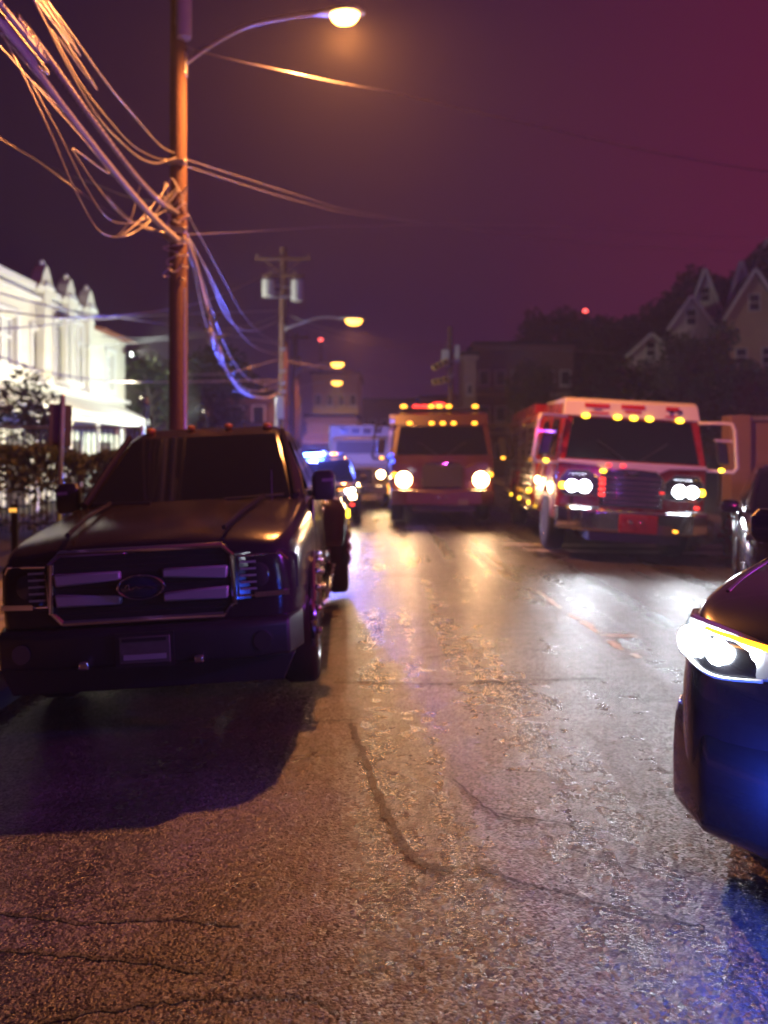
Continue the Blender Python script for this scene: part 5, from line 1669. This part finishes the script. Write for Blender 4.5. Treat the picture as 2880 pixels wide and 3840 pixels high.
M_BEIGE = mat('beige_render', (0.50, 0.40, 0.30), 0.8, var=0.12, vscale=.8, bump=.2, bscale=8)
M_DULL = mat('dull_brick', (0.22, 0.14, 0.12), 0.85, var=0.25, vscale=2, bump=.3, bscale=12)
bg = block(1172, 1345, 1402, 78, 12, M_BEIGE, 'beige building with a row of small windows under the far street lamps', 1, 4, win=(.75, 1.2), zrow=[at(0, 1500, 78).z + .2])
sf = block(1150, 1335, 1562, 62, 6, M_STUCCO2, 'low white shop front below the beige building', 1, 4, win=(1.1, 1.6), zrow=[1.6])
MB().prism([(-1.6, 2.9), (0, 3.6), (0, 3.4), (-1.6, 2.75)], 'x', -2.2, 2.0).build('awning', M_STUCCO2, sf)
dk = block(1785, 2150, 1292, 64, 12, M_DULL, 'broad dark block behind the slender signal pole', 3, 6, win=(.9, 1.3), zrow=[2.2, 5.3, 8.3])
for z in (3.7, 6.9):
    MB().box((0, -.1, z), (8.2, .24, .25)).build('string_course', M_BEIGE, dk)
ch = block(1738, 1786, 1330, 60, 4, M_BEIGE, 'narrow grey corner tower between signal pole and dark block', 2, 1, win=(.5, .9), zrow=[4, 7])
# porch house on the left beyond the pole
ph = block(850, 1010, 1490, 44, 7, M_DULL, 'dim house with a pale two-column porch left of the transformer pole', 1, 2, win=(.8, 1.1), zrow=[4.2])
for x in (-.62, .18):
    MB().lathe([(.2, 0), (.2, .2), (.14, .25), (.13, 2.9), (.18, 3.0)], 12, c=(x, -1.2, .1)).build('porch_column', M_STUCCO2, ph, smooth=True)
MB().prism([(-1.7, 3.1), (0, 3.6), (0, 3.8), (-1.7, 3.3)], 'x', -1.2, 1.2).build('porch_roof', M_SHINGLE, ph)
fb = block(560, 860, 1440, 55, 8, M_DULL, 'dark low house behind the nearest pole', 2, 4, win=(.8, 1.2), zrow=[1.8, 4.4])
fc = block(1330, 1600, 1500, 110, 10, M_DULL, 'dark building closing the far end of the street', 2, 6, win=(1, 1.4), zrow=[3, 6.2])
fd = block(1580, 1800, 1490, 95, 10, M_BEIGE, 'dim far building behind the maroon fire truck', 2, 5, win=(1, 1.4), zrow=[3, 6.2])

# unseen street lamp added beyond the right edge to brighten the hillside houses
p6 = pole(19.0, 31.0, hill_z(19.0, 31) - .2, 9.5, .16, .12, 'pole at the right edge carrying the lamp that lights the hill')
street_lamp((18.95, 30.9, 8.6), [(18.95, 30.9, 8.6), (18.8, 31.6, 9.0), (18.65, 32.6, 9.25), (18.6, 33.3, 9.3)], (18.55, 33.7, 9.25), (-.1, 1, 0),
            'white street lamp at the right edge below the hillside houses', E_LED, (1.0, .86, .70), 130, 1.0, .12, None)

# garden wall on the right with coping and piers
M_GWALL = mat('brown_render', (0.30, 0.19, 0.13), 0.85, var=0.25, vscale=1.5, bump=.4, bscale=18)
gw = thing('garden_wall', 'brown lit garden wall at the right edge behind the black car', 'wall', (7.85, 17.0, WALK_R - .05))
hW = at(0, 1578, 17).z - gw.location.z
MB().box((4.0, .15, hW / 2), (8.0, .3, hW)).build('wall', M_GWALL, gw)
MB().box((4.0, .15, hW + .05), (8.1, .42, .1)).build('coping', M_CONC, gw, bevel=.015)
for x in (0, 2.6, 5.2, 7.8):
    MB().box((x, .12, hW / 2 + .06), (.46, .46, hW + .12)).build('pier', M_GWALL, gw, bevel=.02)
# hydrant and shrub between engine and car
hp = Vector((6.15, 13.7))
hy = thing('fire_hydrant', 'small red hydrant between the fire engine and the black car', 'fire hydrant', (6.25, 13.9, road_z(6.25)))
MB().lathe([(.16, 0), (.16, .05), (.11, .07), (.105, .5), (.135, .52), (.135, .57), (.10, .60), (.07, .70), (.03, .74), (.03, .79), (.005, .8)], 18).build('barrel', M_RED, hy, smooth=True)
for s in (-1, 1):
    MB().cyl((s * .08, 0, .42), (s * .19, 0, .42), .05, n=12).build('outlet', M_RED, hy)
MB().cyl((0, -.08, .40), (0, -.2, .40), .065, n=12).build('outlet', M_CHROME, hy)
sh = thing('shrub', 'low tan shrub beside the red hydrant', 'shrub', (5.95, 14.9, road_z(5.95)))
V, F = [], []
for i in range(900):
    d = Vector((random.gauss(0, 1), random.gauss(0, 1), random.gauss(0, 1))).normalized() * (random.random() ** .4)
    p = Vector((d.x * .42, d.y * .4, .42 + d.z * .4))
    u = Vector((random.gauss(0, 1), random.gauss(0, 1), random.gauss(0, 1))).normalized() * .05
    w = u.orthogonal() * .5
    k = len(V)
    V += [p - u, p + w, p + u, p - w]
    F.append((k, k + 1, k + 2, k + 3))
MB().add(V, F).build('foliage', mat('tan_leaf', (.24, .19, .10), .7, var=.4, vscale=5), sh)
mbs = MB()
for i in range(7):
    mbs.tube([(0, 0, -.05), (random.uniform(-.15, .15), random.uniform(-.1, .1), .25), (random.uniform(-.3, .3), random.uniform(-.3, .3), .6)], .012, 5)
mbs.build('stems', M_BARK, sh)


# red lights over the street
def mast(px, py, d, label):
    p = at(px, py, d)
    z0 = hill_z(p.x, d) if p.x > 10 else -.3
    t = thing('radio_mast', label, 'mast', (p.x, d, z0 - .3))
    H = p.z - z0 + .3
    m3 = MB()
    c3 = [Vector((.35 * math.cos(a), .35 * math.sin(a), 0)) for a in (0, 2.094, 4.189)]
    for c in c3:
        m3.cyl(c, c * .5 + Vector((0, 0, H - .3)), .035, n=6)
    nseg = int(H / 1.2)
    for i in range(nseg):
        f0, f1 = i / nseg, (i + 1) / nseg
        for j in range(3):
            a = c3[j] * (1 - .5 * f0) + Vector((0, 0, (H - .3) * f0))
            b = c3[(j + 1) % 3] * (1 - .5 * f1) + Vector((0, 0, (H - .3) * f1))
            m3.cyl(a, b, .018, n=5)
    m3.build('lattice', M_BLACKP, t)
    MB().box((0, 0, H - .25), (.5, .5, .12)).build('platform', M_BLACKP, t)
    MB().ball((0, 0, H), .2, 1.25, 1, .9).build('beacon', mat('beacon_red', (.5, .02, .02), .2, emit=(1, .10, .09), estr=4.5, var=0), t, smooth=True)


mast(2195, 1166, 74, 'small red beacon on a dark mast above the red fire engine')
mast(1203, 1274, 84, 'small red beacon on a dark mast right of the transformer pole')

# ================================================================== NIGHT AIR
hz = MB().box((0, 0, 19.2), (640, 640, 42)).build('haze', M_CONC)
tag(hz, kind='stuff')
hm = bpy.data.materials.new('thin_night_haze')
hm.use_nodes = True
hm.node_tree.nodes.clear()
ho = hm.node_tree.nodes.new('ShaderNodeOutputMaterial')
hv = hm.node_tree.nodes.new('ShaderNodeVolumePrincipled')
hv.inputs['Color'].default_value = (.9, .9, .92, 1)
hv.inputs['Density'].default_value = 0.0019
hv.inputs['Anisotropy'].default_value = 0.35
hm.node_tree.links.new(hv.outputs[0], ho.inputs['Volume'])
hz.data.materials.clear()
hz.data.materials.append(hm)
